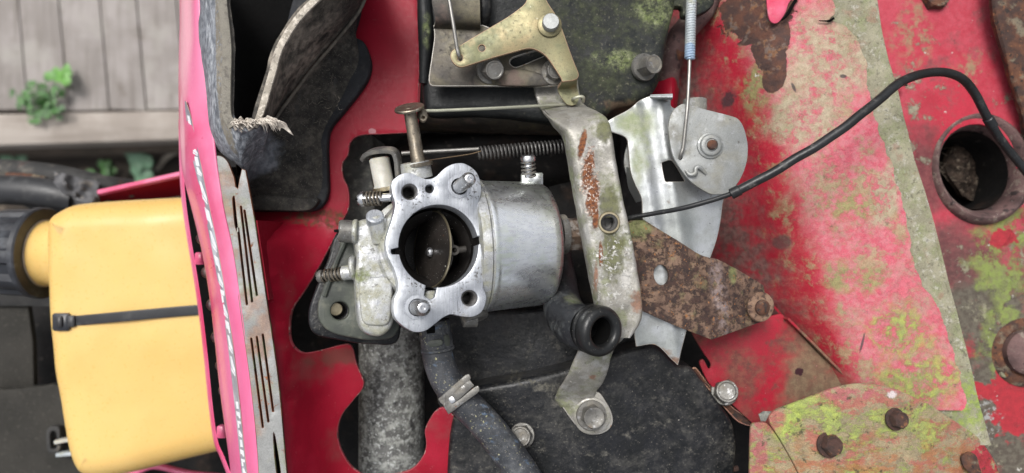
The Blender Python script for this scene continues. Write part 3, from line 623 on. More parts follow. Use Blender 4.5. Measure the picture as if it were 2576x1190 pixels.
edges_top = [-985, -882, -779, -676, -573, -470, -367, -264, -161, -58, 45, 147, 250, 343, 443, 545, 648, 750]
for i in range(len(edges_top)-1):
    a, b = edges_top[i]+1.6, edges_top[i+1]-1.6
    z = ZD + rng.uniform(-3, 3)
    sl = .088
    o = [(a-79, -900, 's'), (b-79, -900, 's'), (b+sl*(276+rng.uniform(-3, 3)), 276+rng.uniform(-3, 3), 's'), (a+sl*276, 276+rng.uniform(-3, 3), 's')]
    mk('plank', plate(o, Z(z), 26, bev=2.5), 'deck_wood', deck)
mk('edge_beam', plate([(-1050, 301, 's'), (-100, 288, 's'), (460, 277, 's'), (900, 268, 's'), (900, 345, 's'), (455, 352, 's'), (0, 366, 's'), (-1050, 386, 's')], Z(ZD+6), 95, bev=5, res=2), 'beam_wood', deck)
mk('under_beam', plate([(-1050, 310, 's'), (900, 300, 's'), (900, 372, 's'), (-1050, 406, 's')], Z(ZD-60), 90, bev=3), 'dark_wood', deck)

def leaf_geo(c, az, tilt, L, Wd, lobes=3, seed=0):
    """one leaf blade: rounded outline, folded along the midrib and drooping"""
    r = random.Random(seed); c = Vector(c); d = Vector((math.cos(az)*math.cos(tilt), math.sin(az)*math.cos(tilt), math.sin(tilt)))
    s = Vector((-math.sin(az), math.cos(az), 0)); n = d.cross(s)*-1; V, F = [], []; m = 9
    for i in range(m):
        t = i/(m-1); w = Wd*math.sin(math.pi*min(1, .08+t*.92))**.7*(1+.16*math.sin(t*lobes*6.28)+r.uniform(-.04, .04))*(1.15-.5*t)
        p = c + d*L*t - Vector((0, 0, 1))*L*.22*t*t
        V += [p - s*w + n*w*.25, p, p + s*w + n*w*.25]
    for i in range(m-1):
        F += [(i*3, i*3+1, i*3+4, i*3+3), (i*3+1, i*3+2, i*3+5, i*3+4)]
    return V, F
def weed(name, label, px, py, z0, h, n, L, Wd, spread, mt, seed):
    r = random.Random(seed); base = R(px, py, z0)
    t = thing(name, label, 'weed', base, 'weeds by the deck')
    for k in range(n):
        az = r.uniform(0, 6.28); q = r.uniform(.25, 1)*spread
        tip = base + Vector((math.cos(az)*q, math.sin(az)*q*.8, h*r.uniform(.5, 1)))
        mk('stem', sweep([base, (base+tip)/2+Vector((r.uniform(-4, 4), r.uniform(-4, 4), h*.1)), tip], [1.6, 1.3, .9], 6, 4), mt, t)
        for j in range(3):
            a2 = az + (j-1)*1.3 + r.uniform(-.4, .4)
            mk('leaf', leaf_geo(tip, a2, r.uniform(-.1, .5), L*r.uniform(.7, 1.1), Wd*r.uniform(.8, 1.1), 3, seed*50+k*3+j), mt, t, 60)
weed('leafy_weed', 'bushy green weed with lobed leaves sprouting at the deck edge', 132, 262, ZD-10, 50, 44, 12, 4.2, 60, 'leaf', 3)
weed('leafy_weed', 'bright broad leaved weed leaning over the deck boards above the bushy one', 180, 222, ZD-5, 50, 3, 27, 11, 34, 'leaf_bright', 8)
weed('seedling', 'small blue-green seedling below the edge beam near the left border', 70, 396, -1235, 60, 2, 30, 16, 12, 'leaf_blue', 11)
weed('seedling', 'blue-green seedling beside the red hood under the beam', 372, 392, -1235, 60, 2, 26, 14, 10, 'leaf_blue', 12)
weed('seedling', 'pale green clump at the foot of the dry stalk', 385, 430, -1235, 50, 5, 32, 17, 28, 'leaf_blue', 13)
weed('seedling', 'yellow-green sprout just above the red bar', 262, 436, -1235, 40, 4, 26, 12, 26, 'leaf', 14)
props(mk('dry_stalk', sweep([R(395, 425, -1235), R(420, 395, -1220), R(455, 376, -1200), R(520, 360, -1190)], [6, 7, 7, 6], 8), 'stalk'), 'bent dry pale stalk lying below the deck beam', 'stalk')

# ================================================================== left: frame, tank
t = thing('black_frame', 'dirty black tubular frame behind the yellow tank cap', 'frame', R(100, 480, -330))
mk('tube', sweep([R(-120, 425, -320), R(40, 432, -315), R(150, 445, -312), R(260, 470, -312), R(330, 480, -330)], 12.5, 16), 'dirty_black', t)
mk('tube', sweep([R(-120, 480, -285), R(20, 478, -280), R(110, 485, -280), R(190, 500, -285)], 15, 16), 'black_plastic', t)
mk('gusset', plate([(30, 430), (110, 425), (240, 440), (250, 500), (180, 545), (60, 520)], Z(-330), 6, bev=2), 'dirty_black', t)
mk('lug', sweep([R(20, 442, -300), R(70, 450, -296), R(115, 456, -300)], [4, 6, 5], 10), 'rust_plain', t)
tr = [[(138+i*22+rng.uniform(-4, 4), 432+j*21+rng.uniform(-4, 4)+i*6, -275+rng.uniform(-9, 9)+(8 if 1 <= j <= 3 else -12)) for i in range(6)] for j in range(5)]
props(mk('crumpled_sheet', surface(tr, 1.2, 5, 5, 3, .08, 4), 'grey_tarp'), 'crumpled grey sheet draped over the black frame', 'sheet')
t = thing('red_bar', 'dark red channel bar rising to the hood above the yellow tank', 'bar', R(350, 470, -320))
mk('web', surface([[(245, 486, -262), (350, 462, -262), (470, 434, -262)], [(250, 530, -300), (350, 510, -300), (470, 490, -300)]], 3, 8, 4, linu=True), 'red_paint', t)
mk('lip', surface([[(245, 478, -262), (350, 455, -262), (470, 428, -262)], [(246, 488, -260), (350, 464, -260), (470, 437, -260)]], 4, 8, 2, linu=True), 'hood_paint', t)
for x, y in ((272, 510), (330, 487), (392, 470)): mk('rivet', lathe([(4, 0), (4, 1.5), (2.5, 3), (.01, 3.4)], R(x, y, -284), (0, -.5, .8), 14), 'steel_dirty', t)
t = thing('dark_panel', 'dark weathered panel with a ragged pale top edge at lower left', 'panel', R(80, 1080, -300))
mk('sheet', plate([(-80, 985, 's')] + ragged([(-80, 985), (40, 978), (150, 966)], 2.5, 7, 5) + [(230, 960, 's'), (300, 1260, 's'), (-80, 1260, 's')], Z(-262), 8, bev=1.2), 'dark_panel', t)
mk('backing', plate([(-80, 762, 's'), (70, 770, 's'), (82, 860, 's'), (85, 990, 's'), (-80, 1000, 's')], Z(-275), 6, bev=2), 'dark_panel', t)
mk('ledge', surface([[(-80, 742, -262), (80, 740, -262), (160, 738, -262)], [(-80, 768, -268), (80, 770, -268), (160, 772, -268)]], 6, 6, 3), 'dirty_black', t)
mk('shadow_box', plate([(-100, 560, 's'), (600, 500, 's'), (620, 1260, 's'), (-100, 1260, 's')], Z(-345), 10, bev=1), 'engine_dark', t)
t = thing('strap_buckle', 'small dark buckle with pale tabs beside the tank bottom', 'buckle', R(140, 1100, -262))
mk('frame', plate([(118, 1078), (146, 1074), (150, 1100), (148, 1135), (122, 1140), (115, 1110)], Z(-252), 6, holes=[[(126, 1090), (139, 1088), (140, 1125), (128, 1128)]], bev=1.5), 'dirty_black', t)
mk('tab', sweep([R(146, 1110, -254), R(166, 1106, -252), R(192, 1102, -252)], 1, 12, flat=(4.5, 2)), 'nylon', t)
mk('tab', sweep([R(150, 1142, -254), R(170, 1140, -252), R(194, 1138, -252)], 1, 12, flat=(4.5, 2)), 'spring_blue', t)
props(mk('loose_cord', sweep([R(250, 1215, -250), R(340, 1188, -246), R(390, 1172, -246), R(470, 1190, -246), R(560, 1200, -246)], 3.2, 10), 'hood_paint'), 'red cord crossing below the bottom of the yellow tank', 'cord')

tank = thing('fuel_tank', 'yellow translucent plastic fuel tank lying beside the red hood', 'fuel tank', R(340, 850, -270))
body = [(140, 556), (165, 530), (205, 514), (300, 505), (460, 496), (590, 488), (615, 520), (640, 800), (650, 1100), (620, 1118), (545, 1134), (430, 1162), (330, 1186), (265, 1196), (225, 1188), (203, 1165), (188, 1120), (172, 1030), (155, 930), (146, 830), (140, 740), (137, 640)]
def bulge(x, y): return 0
mk('body', plate(comp(body, -150, -172), Z(-150), 118, bev=22, res=6, seg=8, grid=8, disp=lambda x, y: 3.2*mnoise.noise(Vector((x*.014, y*.014, 3)))+.8*mnoise.noise(Vector((x*.04, y*.04, 1)))), 'tank_plastic', tank, 50)
mk('neck', lathe([(34, -12), (33, -4), (31, 2), (29.6, 8), (29.3, 16), (29.3, 26)], R(142, 638, -190)-Vector((0, 0, 10)), (-1, 0, 0), 40), 'tank_plastic', tank)
rib = lambda a: 1 + .11*min(1, max(0, .5+1.8*math.cos(a*9+.6)))
cap = mk('cap', lathe([(30, 0), (40, .5), (41, 2), (41, 6), (39, 7), (35.5, 8, rib), (34.5, 34, rib), (32, 39), (30, 41), (.01, 41)], R(82, 638, -182)-Vector((0, 0, 18)), (-1, 0.03, 0), 96), 'cap_plastic', tank, 30)
mk('gasket', lathe([(29, 0), (30.4, .5), (30.4, 4), (29, 4.5)], R(90, 638, -184)-Vector((0, 0, 16)), (-1, .03, 0), 36), 'stalk', tank)
t = thing('cable_tie', 'black cable tie strapped round the middle of the yellow tank', 'cable tie', R(320, 790, -150))
mk('band', sweep([R(147, 812, -210), R(149, 811, -170), R(156, 810, -158), R(180, 808, -150.5), R(300, 797, -148.3), R(420, 786, -148.3), R(520, 778, -148.3), R(640, 770, -148.3)], 1, 16, 5, flat=(0.9, 4.2)), 'black_plastic', t)
bu = mk('buckle', box(R(160, 809, -151), 14, 14.5, 10, b=1.5), 'cap_plastic', t)
mk('pawl', box(R(151, 809, -146), 5, 9, 5, b=.8), 'black_plastic', bu)
mk('tail', box(R(178, 808, -149), 8, 9.6, 5, b=.8), 'black_plastic', bu)

# ================================================================== red hood edge with decal, slotted strip
hood = thing('hood_panel', 'faded pink-red hood edge with a peeling white-lettered decal', 'hood', R(550, 700, -76))
#       y :  A/B ,  C ,  D ,  E
rows = [(-70, 451, 466, 474, 500), (60, 453, 466, 474, 505), (200, 451, 466, 474, 518), (300, 452, 468, 482, 532), (400, 456, 484, 503, 543), (450, 464, 496, 513, 550),
        (530, 485, 513, 529, 563), (630, 509, 533, 549, 585), (740, 527, 553, 567, 602), (850, 541, 570, 584, 617), (960, 553, 583, 597, 629), (1060, 565, 594, 608, 640), (1150, 577, 603, 617, 648), (1240, 588, 613, 628, 655)]
def hz(y, k): return (-52, -30, -24, -16)[k] - max(0, 300-y)*.03*(k < 3)
sr = [[(b-2, y, -72), (b, y, hz(y, 0)), ((b+c)/2, y, hz(y, 0)*.35+hz(y, 1)*.65), (c, y, hz(y, 1)), (d, y, hz(y, 2)), ((d+e)/2, y, -18.5), (e, y, -16), (e+3, y, -19)] for y, b, c, d, e in rows]
mk('panel', surface(sr, 1.8, 4, 6, .4, .02, 2), 'hood_paint', hood, 60, rim='peach_edge')
rimpts = [(452, 300), (454, 420), (459, 500), (471, 590), (486, 680), (501, 780), (515, 900), (528, 1030), (540, 1110), (556, 1150), (578, 1205), (600, 1260)]
mk('outer_rim', surface([[(x-3.2, y, -78), (x-2.5, y, -64), (x+2.5, y, -60)] for x, y in rimpts], 1.5, 4, 6), 'hood_paint', hood)
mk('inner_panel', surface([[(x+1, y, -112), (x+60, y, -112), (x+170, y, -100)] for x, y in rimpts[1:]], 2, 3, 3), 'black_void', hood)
for x, y in ((486, 515), (494, 600), (507, 686), (520, 768), (532, 850), (543, 922), (551, 985)):
    mk('peg', lathe([(4.2, 0), (4.2, 16), (3.2, 18.5), (1.5, 19.6), (.01, 20)], R(x+4, y, -70)-Vector((0, 0, 20)), (.05, 0, 1), 16), 'disc_grey', hood)
for y in (650, 1085): mk('clip', box(R(505 if y < 700 else 560, y, -92), 7, 9, 6, b=1), 'hood_paint', hood)
dec = mk('decal', surface([[(c+.5, y, hz(y, 1)+.7), ((c+d)/2, y, (hz(y, 1)+hz(y, 2))/2+.9), (d-.3, y, hz(y, 2)+.8)] for y, b, c, d, e in [(255, 0, 464, 468, 0)] + rows[3:]], .25, 4, 6), 'decal_grey', hood, rim='peach_edge')
def strip_at(y, f):
    rr = [(255, 0, 464, 468, 0)] + rows[3:]
    for q, w in zip(rr[:-1], rr[1:]):
        if q[0] <= y <= w[0]:
            k = (y-q[0])/(w[0]-q[0]); c = q[2]+(w[2]-q[2])*k; d = q[3]+(w[3]-q[3])*k
            return (c+(d-c)*f, y, (hz(y, 1)+(hz(y, 2)-hz(y, 1))*f)+1.15)
def chip(poly):
    P = [R(*strip_at(y, f)) for y, f in poly]; n = len(P)
    return [p for p in P] + [p - Vector((0, 0, .3)) for p in P], [tuple(range(n))] + [(i, (i+1) % n, (i+1) % n+n, i+n) for i in range(n)]
chips = []
def letter(y0, y1, kind):
    h = y1-y0
    if kind == 0: ps = [[(0, .3), (.05, .75), (1., .75), (.95, .3)]]
    elif kind == 1: ps = [[(.0, .25), (.05, .5), (.7, .85), (.9, .8), (.5, .25)], [(.55, .2), (.95, .8), (1, .7), (.75, .2)]]
    elif kind == 2: ps = [[(0, .2), (.15, .85), (.5, .8), (.4, .2)], [(.42, .2), (.5, .5), (.95, .5), (1., .2)]]
    else: ps = [[(0, .2), (.2, .8), (.95, .85), (1., .6), (.7, .5), (.6, .2)]]
    for p in ps: chips.append(chip([(y0+h*a, f) for a, f in p]))
y = 455
for k, (h, kd) in enumerate(((70, 1), (62, 3), (66, 1), (48, 3), (44, 1), (40, 2), (42, 1), (40, 3), (56, 1), (60, 1))):
    if y+h > 962: break
    letter(y, y+h*.86, kd); y += h*.94
for k in range(9):
    letter(1010+k*24, 1010+k*24+19, (0, 3, 2, 1)[k % 4])
for k in range(6):
    letter(290+k*26, 290+k*26+24, (0, 1)[k % 2])
mk('lettering', join(*chips), 'decal_white', dec)

SP = Plane(640, 760, -17, (.10, .02, 1))
strip_out = [(589, 446, 's'), (593, 470, 's'), (598, 474, 's'), (602, 450, 's'), (608, 424, 's'), (618, 428, 's'), (626, 470), (641, 555), (657, 660), (671, 755), (684, 840), (699, 945), (709, 1045), (718, 1150), (728, 1250, 's'), (652, 1250, 's'), (647, 1140), (640, 1060), (628, 955), (616, 868), (602, 770), (585, 640), (571, 570), (558, 505), (546, 430), (541, 395), (556, 392), (572, 405), (582, 428)]
def slot(a, b, w):
    dx, dy = b[0]-a[0], b[1]-a[1]; L = math.hypot(dx, dy); nx, ny = dy/L*w, -dx/L*w; ex, ey = dx/L, dy/L
    mx, my = (a[0]+b[0])/2, (a[1]+b[1])/2
    return [(a[0]-ex*w, a[1]-ey*w), (a[0]+nx, a[1]+ny), (mx+nx, my+ny), (b[0]+nx, b[1]+ny), (b[0]+ex*w, b[1]+ey*w), (b[0]-nx, b[1]-ny), (mx-nx, my-ny), (a[0]-nx, a[1]-ny)]
slots = [slot((599, 575), (621, 765), 1.9), slot((606, 520), (634, 758), 1.9), slot((615, 530), (646, 742), 1.9), slot((632, 852), (661, 1074), 1.9), slot((646, 848), (675, 1060), 1.9), slot((661, 842), (687, 1034), 1.9),
         [(585, 500), (589, 494), (594, 540), (598, 582), (591, 566)], [(688, 1090), (692, 1100), (702, 1160), (708, 1215), (700, 1215), (691, 1150)]]
sm = thing('slotted_strip', 'grey bare-metal strip with long slots and a rusty edge along the hood', 'metal strip', R(650, 850, -76))
mk('strip', plate(strip_out, SP, 2.2, slots, bev=.35), 'bare_grey', sm, rim='rust_edge')
mk('backing', plate([(548, 450, 's'), (612, 440, 's'), (640, 620), (680, 850), (705, 1060), (722, 1250, 's'), (655, 1250, 's'), (622, 920), (590, 690)], SP.up(-6), 1.5, bev=.2), 'black_void', sm)
F_ = [(612, 428), (627, 470), (642, 555), (658, 660), (672, 755), (685, 840), (700, 945), (710, 1045), (719, 1150), (729, 1250)]
def down(x, y, z0, z1):       # the same place seen lower down
    k = (D-z0)/(D-z1); return (1288+(x-1288)*k, 595+(y-595)*k, z1)
mk('side_wall', surface([[(x, y, -20), down(x, y, -20, -48), down(x, y, -20, -77)] for x, y in F_[2:5]], 1.2, 4, 4), 'red_paint', sm)
FX = [R(x, y, -20) for x, y in F_]
def upturn(x, y):       # the red plate curls up to meet the slotted strip
    fx = float(np.interp(-y, [-p.y for p in FX], [p.x for p in FX]))
    d = x - fx
    dent = 1.1*mnoise.noise(Vector((x*.02, y*.02, 6)))
    if y > 14: return dent
    k = min(1, max(0, (14-y)/20)); k = k*k*(3-2*k)
    return dent + k*(51 if d < 0 else 51*math.exp(-(d/13)**1.15))

# ================================================================== red engine plate
rp = [(560, -90, 's'), (1046, -90, 's'), (1049, 0), (1056, 70), (1055, 160), (1052, 250), (1048, 326), (1035, 333), (1017, 334), (960, 337), (915, 339), (893, 346), (880, 362), (875, 390), (862, 412), (864, 445), (875, 470), (879, 500), (876, 530), (862, 556), (845, 595), (822, 645), (800, 695), (783, 735), (772, 765), (771, 805), (777, 845), (793, 871), (820, 873), (872, 864), (888, 872), (899, 915), (916, 958), (911, 980), (885, 1012), (865, 1040), (857, 1075), (863, 1118), (884, 1163), (914, 1190), (960, 1197), (1010, 1189), (1042, 1175), (1065, 1145), (1072, 1115), (1069, 1083), (1080, 1056), (1097, 1033), (1117, 1026), (1150, 1055), (1200, 1115), (1245, 1175), (1300, 1260, 's')] + [down(x-4 if y > 600 else x-95, y, -24, -75)[:2] + ('s',) for x, y in [(736, 1300)] + F_[::-1]] + [(575, 300, 's')]
duct_hole = [(560, -80, 's'), (830, -80, 's'), (770, 20), (726, 90), (704, 160), (690, 250), (664, 310), (620, 322), (580, 300), (560, 150)]
ep = thing('engine_plate', 'crimson painted sheet metal plate with a wavy cut-out behind the carburetor', 'metal plate', R(900, 800, -78))
mk('sheet', plate(rp, Z(-75), 2.2, [duct_hole], bev=.5, grid=5, disp=upturn), 'red_paint', ep, 70, rim='plate_edge')
mk('fold', surface([[(x, y, -76.5), down(x-2, y, -76.5, -84)] for x, y in ((1049, 0), (1056, 70), (1055, 160), (1052, 250), (1048, 326))], 1, 3, 4, flip=False), 'red_paint', ep)

# ================================================================== dark engine parts in the cavity
eb = thing('engine_block', 'dark greasy engine block inside the cavity behind the carburetor', 'engine', R(1300, 600, -420))
mk('block', plate([(700, -120, 's'), (2120, -120, 's'), (2120, 1280, 's'), (700, 1280, 's')], Z(-205), 220, bev=4, res=1), 'engine_dark', eb)  # dark box whose colour supplies the shade of the cavity
mk('intake_black', plate([(540, -120, 's'), (760, -120, 's'), (740, 380, 's'), (540, 380, 's')], Z(-150), 60, bev=2, res=1), 'black_void', eb)  # black box added so the duct opening stays dark
mk('rib', plate([(862, 330), (930, 338), (936, 420), (944, 560), (940, 660), (850, 660), (860, 500)], Z(-112), 60, bev=3, seg=3), 'grey_casting', eb)
mk('manifold', surface([[(985, 365, -150), (1050, 335, -135), (1200, 332, -130), (1450, 330, -140)], [(990, 385, -120), (1050, 360, -112), (1200, 350, -112), (1450, 340, -118)], [(1000, 430, -118), (1060, 420, -112), (1200, 420, -118), (1450, 420, -122)], [(1000, 500, -150), (1060, 500, -150), (1200, 500, -150), (1450, 500, -150)]], 3, 6, 6, 3, .05, 9), 'engine_dark', eb)
mk('baffle', surface([[(1380, 470, -125), (1450, 455, -120), (1520, 450, -130)], [(1390, 560, -120), (1470, 560, -118), (1540, 560, -125)], [(1420, 700, -118), (1500, 700, -118), (1560, 690, -125)], [(1430, 830, -125), (1520, 830, -125), (1580, 820, -130)]], 3, 6, 6, 2, .06, 5), 'engine_dark', eb)
props(mk('exhaust_tube', rod(R(985, 640, -148), R(985, 1290, -148), 26.5, 40, 2), 'mottled_casting'), 'mottled grey cylindrical tube showing below the carburetor', 'tube')
# ================================================================== torn rubber duct
du = thing('rubber_duct', 'torn black rubber intake duct with a frayed pale lip', 'duct', R(700, 250, -76))
fl = [(760, -90, 's'), (900, -90, 's'), (905, 20), (890, 85), (915, 106), (932, 155), (925, 195), (900, 235), (860, 285), (831, 322), (823, 360), (824, 430), (825, 480), (815, 510), (790, 530), (725, 533, 's'), (606, 531, 's'), (592, 440, 's'), (600, 380), (690, 330), (700, 200), (720, 60)]
mk('flange', plate(fl, Z(-68), 6.5, bev=1.8, seg=3), 'rubber_flange', du)
duct = [((560, -70), (492, -70, -24)), ((566, 10), (495, 10, -22)), ((573, 75), (495, 75, -21)), ((577, 130), (499, 140, -21)), ((575, 220), (513, 230, -20)), ((577, 290), (526, 318, -19)), ((592, 318), (547, 376, -20)),
        ((616, 328), (607, 424, -26)), ((638, 320), (640, 500, -64)), ((652, 288), (722, 524, -68)), ((667, 240), (800, 498, -68)), ((684, 180), (812, 400, -68)), ((702, 120), (812, 335, -68)), ((745, 50), (868, 228, -68)), ((800, -8), (902, 150, -68)), ((862, -60), (890, 60, -68)), ((930, -110), (905, -70, -68))]
crease = {8: (640, 400, -35), 9: (668, 400, -46), 10: (690, 330, -48), 11: (720, 275, -50), 12: (752, 228, -52), 13: (810, 150, -54), 14: (870, 80, -55), 15: (905, 22, -56), 16: (925, -60, -58)}
rws = [[], [], [], [], []]
for i, (m, b) in enumerate(duct):
    mx, my = m; bx, by, bz = b
    side = i >= 8
    rws[0].append((mx, my, 14 if not side else 10))
    ox, oy = (-7, 2) if i < 6 else ((-4, 10) if i < 8 else (11, 4))
    rws[1].append((mx+ox, my+oy, 9 if not side else 1))
    if side:
        c = crease[i]; rws[2].append(((mx+ox+c[0])/2+3, (my+oy+c[1])/2+4, -24)); rws[3].append(c)
    else:
        rws[2].append((mx*.62+bx*.38-5, my*.62+by*.38, 2)); rws[3].append((mx*.3+bx*.7-6, my*.3+by*.7, -8))
    rws[4].append(b)
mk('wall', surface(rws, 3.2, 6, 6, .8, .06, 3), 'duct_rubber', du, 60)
def lipg(idx, z, w):
    P = [R(duct[i][0][0], duct[i][0][1], z) for i in idx]
    return sweep(P, 1, 10, 6, flat=(1.2, w))
mk('lip', join(sweep([R(duct[i][0][0]-5, duct[i][0][1], 14.0) for i in range(0, 7)], 1, 12, 6, flat=(1.0, 2.7)), sweep([R(duct[i][0][0]+3, duct[i][0][1], 11) for i in range(8, 17)], [.75, .9, 1, 1, 1, 1, 1, 1, 1], 12, 6, flat=(1.2, 2.1))), 'lip_felt', du)
mk('crease_highlight', sweep([R(668, 345, -38), R(698, 292, -42.5), R(735, 240, -45), R(790, 168, -48), R(848, 100, -50), R(905, 26, -52), R(930, -40, -54)], [.5, 1.0, 1.1, 1.1, 1.1, 1.2, 1.2], 8), 'duct_dust', du)  # pale bead added to draw the highlight line along the crease
mk('inner_wall', surface([[(mx+(2 if i < 7 else -2), my, 8) for i, ((mx, my), b) in enumerate(duct)], [(mx+(-8 if i < 6 else 4), my+4, -70) for i, ((mx, my), b) in enumerate(duct)], [(mx+(-20 if i < 6 else 10), my+8, -140) for i, ((mx, my), b) in enumerate(duct)]], 1, 4, 4), 'black_void', du)  # inside wall coloured near-black for the shade in the duct
r = random.Random(5); fr = []
for k in range(44):
    x, y = r.uniform(578, 640), r.uniform(304, 319); a = r.uniform(-.9, .7)
    L = r.uniform(6, 24)
    fr.append(sweep([R(x, y, 14), R(x+L*.4, y+L*.3*math.sin(a)-4, 17+r.uniform(-2, 2)), R(x+L*.8, y+L*.6*math.sin(a), 17+r.uniform(-3, 3)), R(x+L, y+L*.8*math.sin(a)+r.uniform(-3, 5), 14+r.uniform(-4, 4))], [.35, r.uniform(.2, .6), r.uniform(.15, .45), .08], 5, 3))
for k in range(16):
    x, y = r.uniform(645, 690), r.uniform(298, 308); L = r.uniform(14, 42)
    fr.append(sweep([R(x, y, 13), R(x+L*.5, y+2, 15), R(x+L*.85, y+12+r.uniform(-3, 4), 14), R(x+L, y+24+r.uniform(-4, 8), 11)], [.4, r.uniform(.3, .6), .3, .08], 5, 3))
fr.append(plate([(640, 308), (655, 298, 's'), (668, 295), (672, 290, 's'), (690, 298), (712, 310), (726, 322), (738, 341, 's'), (722, 330), (708, 322), (704, 330, 's'), (694, 316), (688, 330, 's'), (676, 312), (660, 317, 's')], Plane(680, 310, 12, (.1, -.2, 1)), 1, bev=.2, disp=lambda x, y: math.sin(x*.9)*.8)[:2])
fr.append(plate([(574, 308, 's'), (590, 296, 's'), (596, 303), (606, 292, 's'), (614, 303), (630, 297, 's'), (644, 306), (640, 316), (628, 330, 's'), (618, 321), (608, 334, 's'), (600, 322), (590, 330, 's'), (586, 316)], Plane(610, 312, 14.5, (0, -.1, 1)), 1, bev=.2, disp=lambda x, y: math.sin(x*1.3)*.9)[:2])
mk('frayed_lining', join(*fr), 'torn_felt', du)
mk('torn_flap', surface([[(600, 330, 10), (625, 326, 11), (648, 322, 6)], [(598, 360, 4), (622, 352, 5), (640, 340, 2)], [(604, 415, -12), (612, 385, -4), (628, 362, -2)]], 1.6, 5, 5, .8, .2, 2), 'duct_rubber', du)
hairs = []
for k in range(150):
    x = r.uniform(660, 860); y = 300 - (x-660)*1.15 + r.uniform(-60, 190); z = -38 + r.uniform(-8, 4)
    if not (0 < y < 420): continue
    a = r.uniform(0, 6.28); L = r.uniform(6, 18); b = a + r.uniform(-1.4, 1.4)
    hairs.append(sweep([R(x, y, z), R(x+math.cos(a)*L*.5, y+math.sin(a)*L*.5, z+r.uniform(0, 4)), R(x+math.cos(a)*L*.5+math.cos(b)*L*.5, y+math.sin(a)*L*.5+math.sin(b)*L*.5, z+r.uniform(-2, 3))], .085, 4, 3))
hb = mk('lint', join(*hairs), 'duct_dust', du); hb['kind'] = 'stuff'
pc = mk('retainer', plate([(598, 470, 's'), (640, 486, 's'), (700, 492, 's'), (760, 498), (800, 500), (780, 528), (725, 531, 's'), (608, 529, 's')], Z(-62), 6, bev=1.5), 'duct_rubber', du)

# ================================================================== carburettor
CP = Plane(1103, 619, 0, (.28, .09, .955)); CN = CP.n
carb = thing('carburetor', 'silver aluminium carburetor with open round bore and two threaded studs', 'carburetor', R(1103, 640, -60))
fo = [(987, 488), (985, 468), (990, 452), (1011, 437), (1033, 435), (1061, 447), (1080, 450), (1098, 443), (1119, 423), (1145, 411), (1173, 413), (1201, 436), (1211, 475), (1206, 506), (1204, 538), (1217, 567), (1231, 600), (1234, 640), (1223, 680), (1217, 704), (1217, 726), (1224, 750), (1213, 783), (1189, 797), (1160, 796), (1136, 791), (1115, 799), (1094, 815), (1070, 832), (1041, 835), (1011, 818), (992, 795), (991, 756), (1002, 726), (993, 682), (976, 646), (970, 615), (974, 590), (987, 549), (994, 515)]
bore = []
for k in range(180):
    a = 2*math.pi*k/180; ra = 1/math.hypot(math.cos(a)/100.5, math.sin(a)/104)
    for ang, wdt, ext in ((math.atan2(13, -109), 9/109, 120), (math.atan2(-15, 103), 10/105, 116), (math.atan2(119, -21), 15/122, 134)):
        dlt = abs((a-ang+math.pi) % (2*math.pi)-math.pi)
        if dlt < wdt: ra = max(ra, ext - (ext-ra)*.35*(dlt/wdt)**4)
    bore.append((1103+ra*math.cos(a), 619+ra*math.sin(a), 's'))
hol = [circ(1030.5, 482.5, 20.5), circ(1080.7, 475, 11), circ(1156, 469, 21), circ(1049.6, 773.5, 22), circ(1181, 750, 20.5)]
mk('mounting_flange', plate(fo, CP, 13, [bore] + hol, bev=.6, res=6, seg=2), 'flange_aluminium', carb)
rb = 25.4; c0 = CP.p
mk('bore', lathe([(rb+.3, -1.5), (rb+.2, -30), (rb*.8, -44), (rb*.8, -58), (rb, -66), (.01, -66)], c0, CN, 64, caps=2), 'soot', carb)
mk('barrel', lathe([(rb+1, -12.8), (34, -13), (36, -18), (36, -58), (40, -60), (40, -68), (1, -68)], c0, CN, 48, caps=2), 'cast_aluminium', carb)
for nm, (x, y) in (('threaded_hole', (1030.5, 482.5)), ('threaded_hole', (1181, 750))):
    pr = []
    for i in range(12): pr += [(4.95, -.8-i*1.6), (4.1, -.8-(i+.5)*1.6)]
    mk(nm, lathe(pr + [(.01, -21)], CP.hit(x, y), CN, 28, caps=2), 'thread_steel', carb)
mk('vacuum_port', lathe([(2.75, -.8), (2.7, -9), (.01, -9)], CP.hit(1080.7, 475), CN, 20, caps=2), 'soot', carb)
for (x, y, L, rr) in ((1156, 469, 29, 4.2), (1049.6, 773.5, 23, 4.8)):
    q = CP.hit(x, y); st = mk('stud', threads(q - CN*8, CN, rr, L+6, 1.5, .55), 'bright_zinc', carb, 30)
    mk('counterbore', lathe([(5.3, -1), (5.3, -9), (.01, -9)], q, CN, 24, caps=2), 'soot', st)
    mk('seat_ring', lathe([(5.2, .05), (5.3, .35), (7.2, .3), (7.4, .02)], q, CN, 32, caps=0), 'flange_aluminium', st)
# choke plate across the bore
ax = (CP.v*1.0).normalized(); cn2 = (CP.u*-.95 + CN*.31).normalized(); cc = c0 - CN*25.5 + CP.u*.5
ck = mk('choke_plate', lathe([(.01, -.5), (23.8, -.5), (24.2, 0), (23.8, .5), (.01, .5)], cc, cn2, 56), 'plate_soot', carb)
mk('plate_rim', lathe([(23.9, -.6), (24.7, -.5), (24.7, .5), (23.9, .6)], cc, cn2, 56, caps=0), 'brass_dull', ck)
mk('choke_shaft', rod(cc - ax*25 - cn2*3.6, cc + ax*25 - cn2*3.6, 2.6), 'steel_brown', carb)
sc_ = mk('plate_screw', lathe([(1.6, 0), (3.1, .6), (3.2, 2.2), (2.6, 3.1), (.01, 3.3)], cc + cn2*.4 - ax*2 - cn2.cross(ax)*0, cn2, 20), 'bright_zinc', carb)
mk('screw_slot', box(cc + cn2*3.6 - ax*2, .8, 5, .8, (cn2.cross(ax), ax, cn2), b=.1), 'soot', sc_)
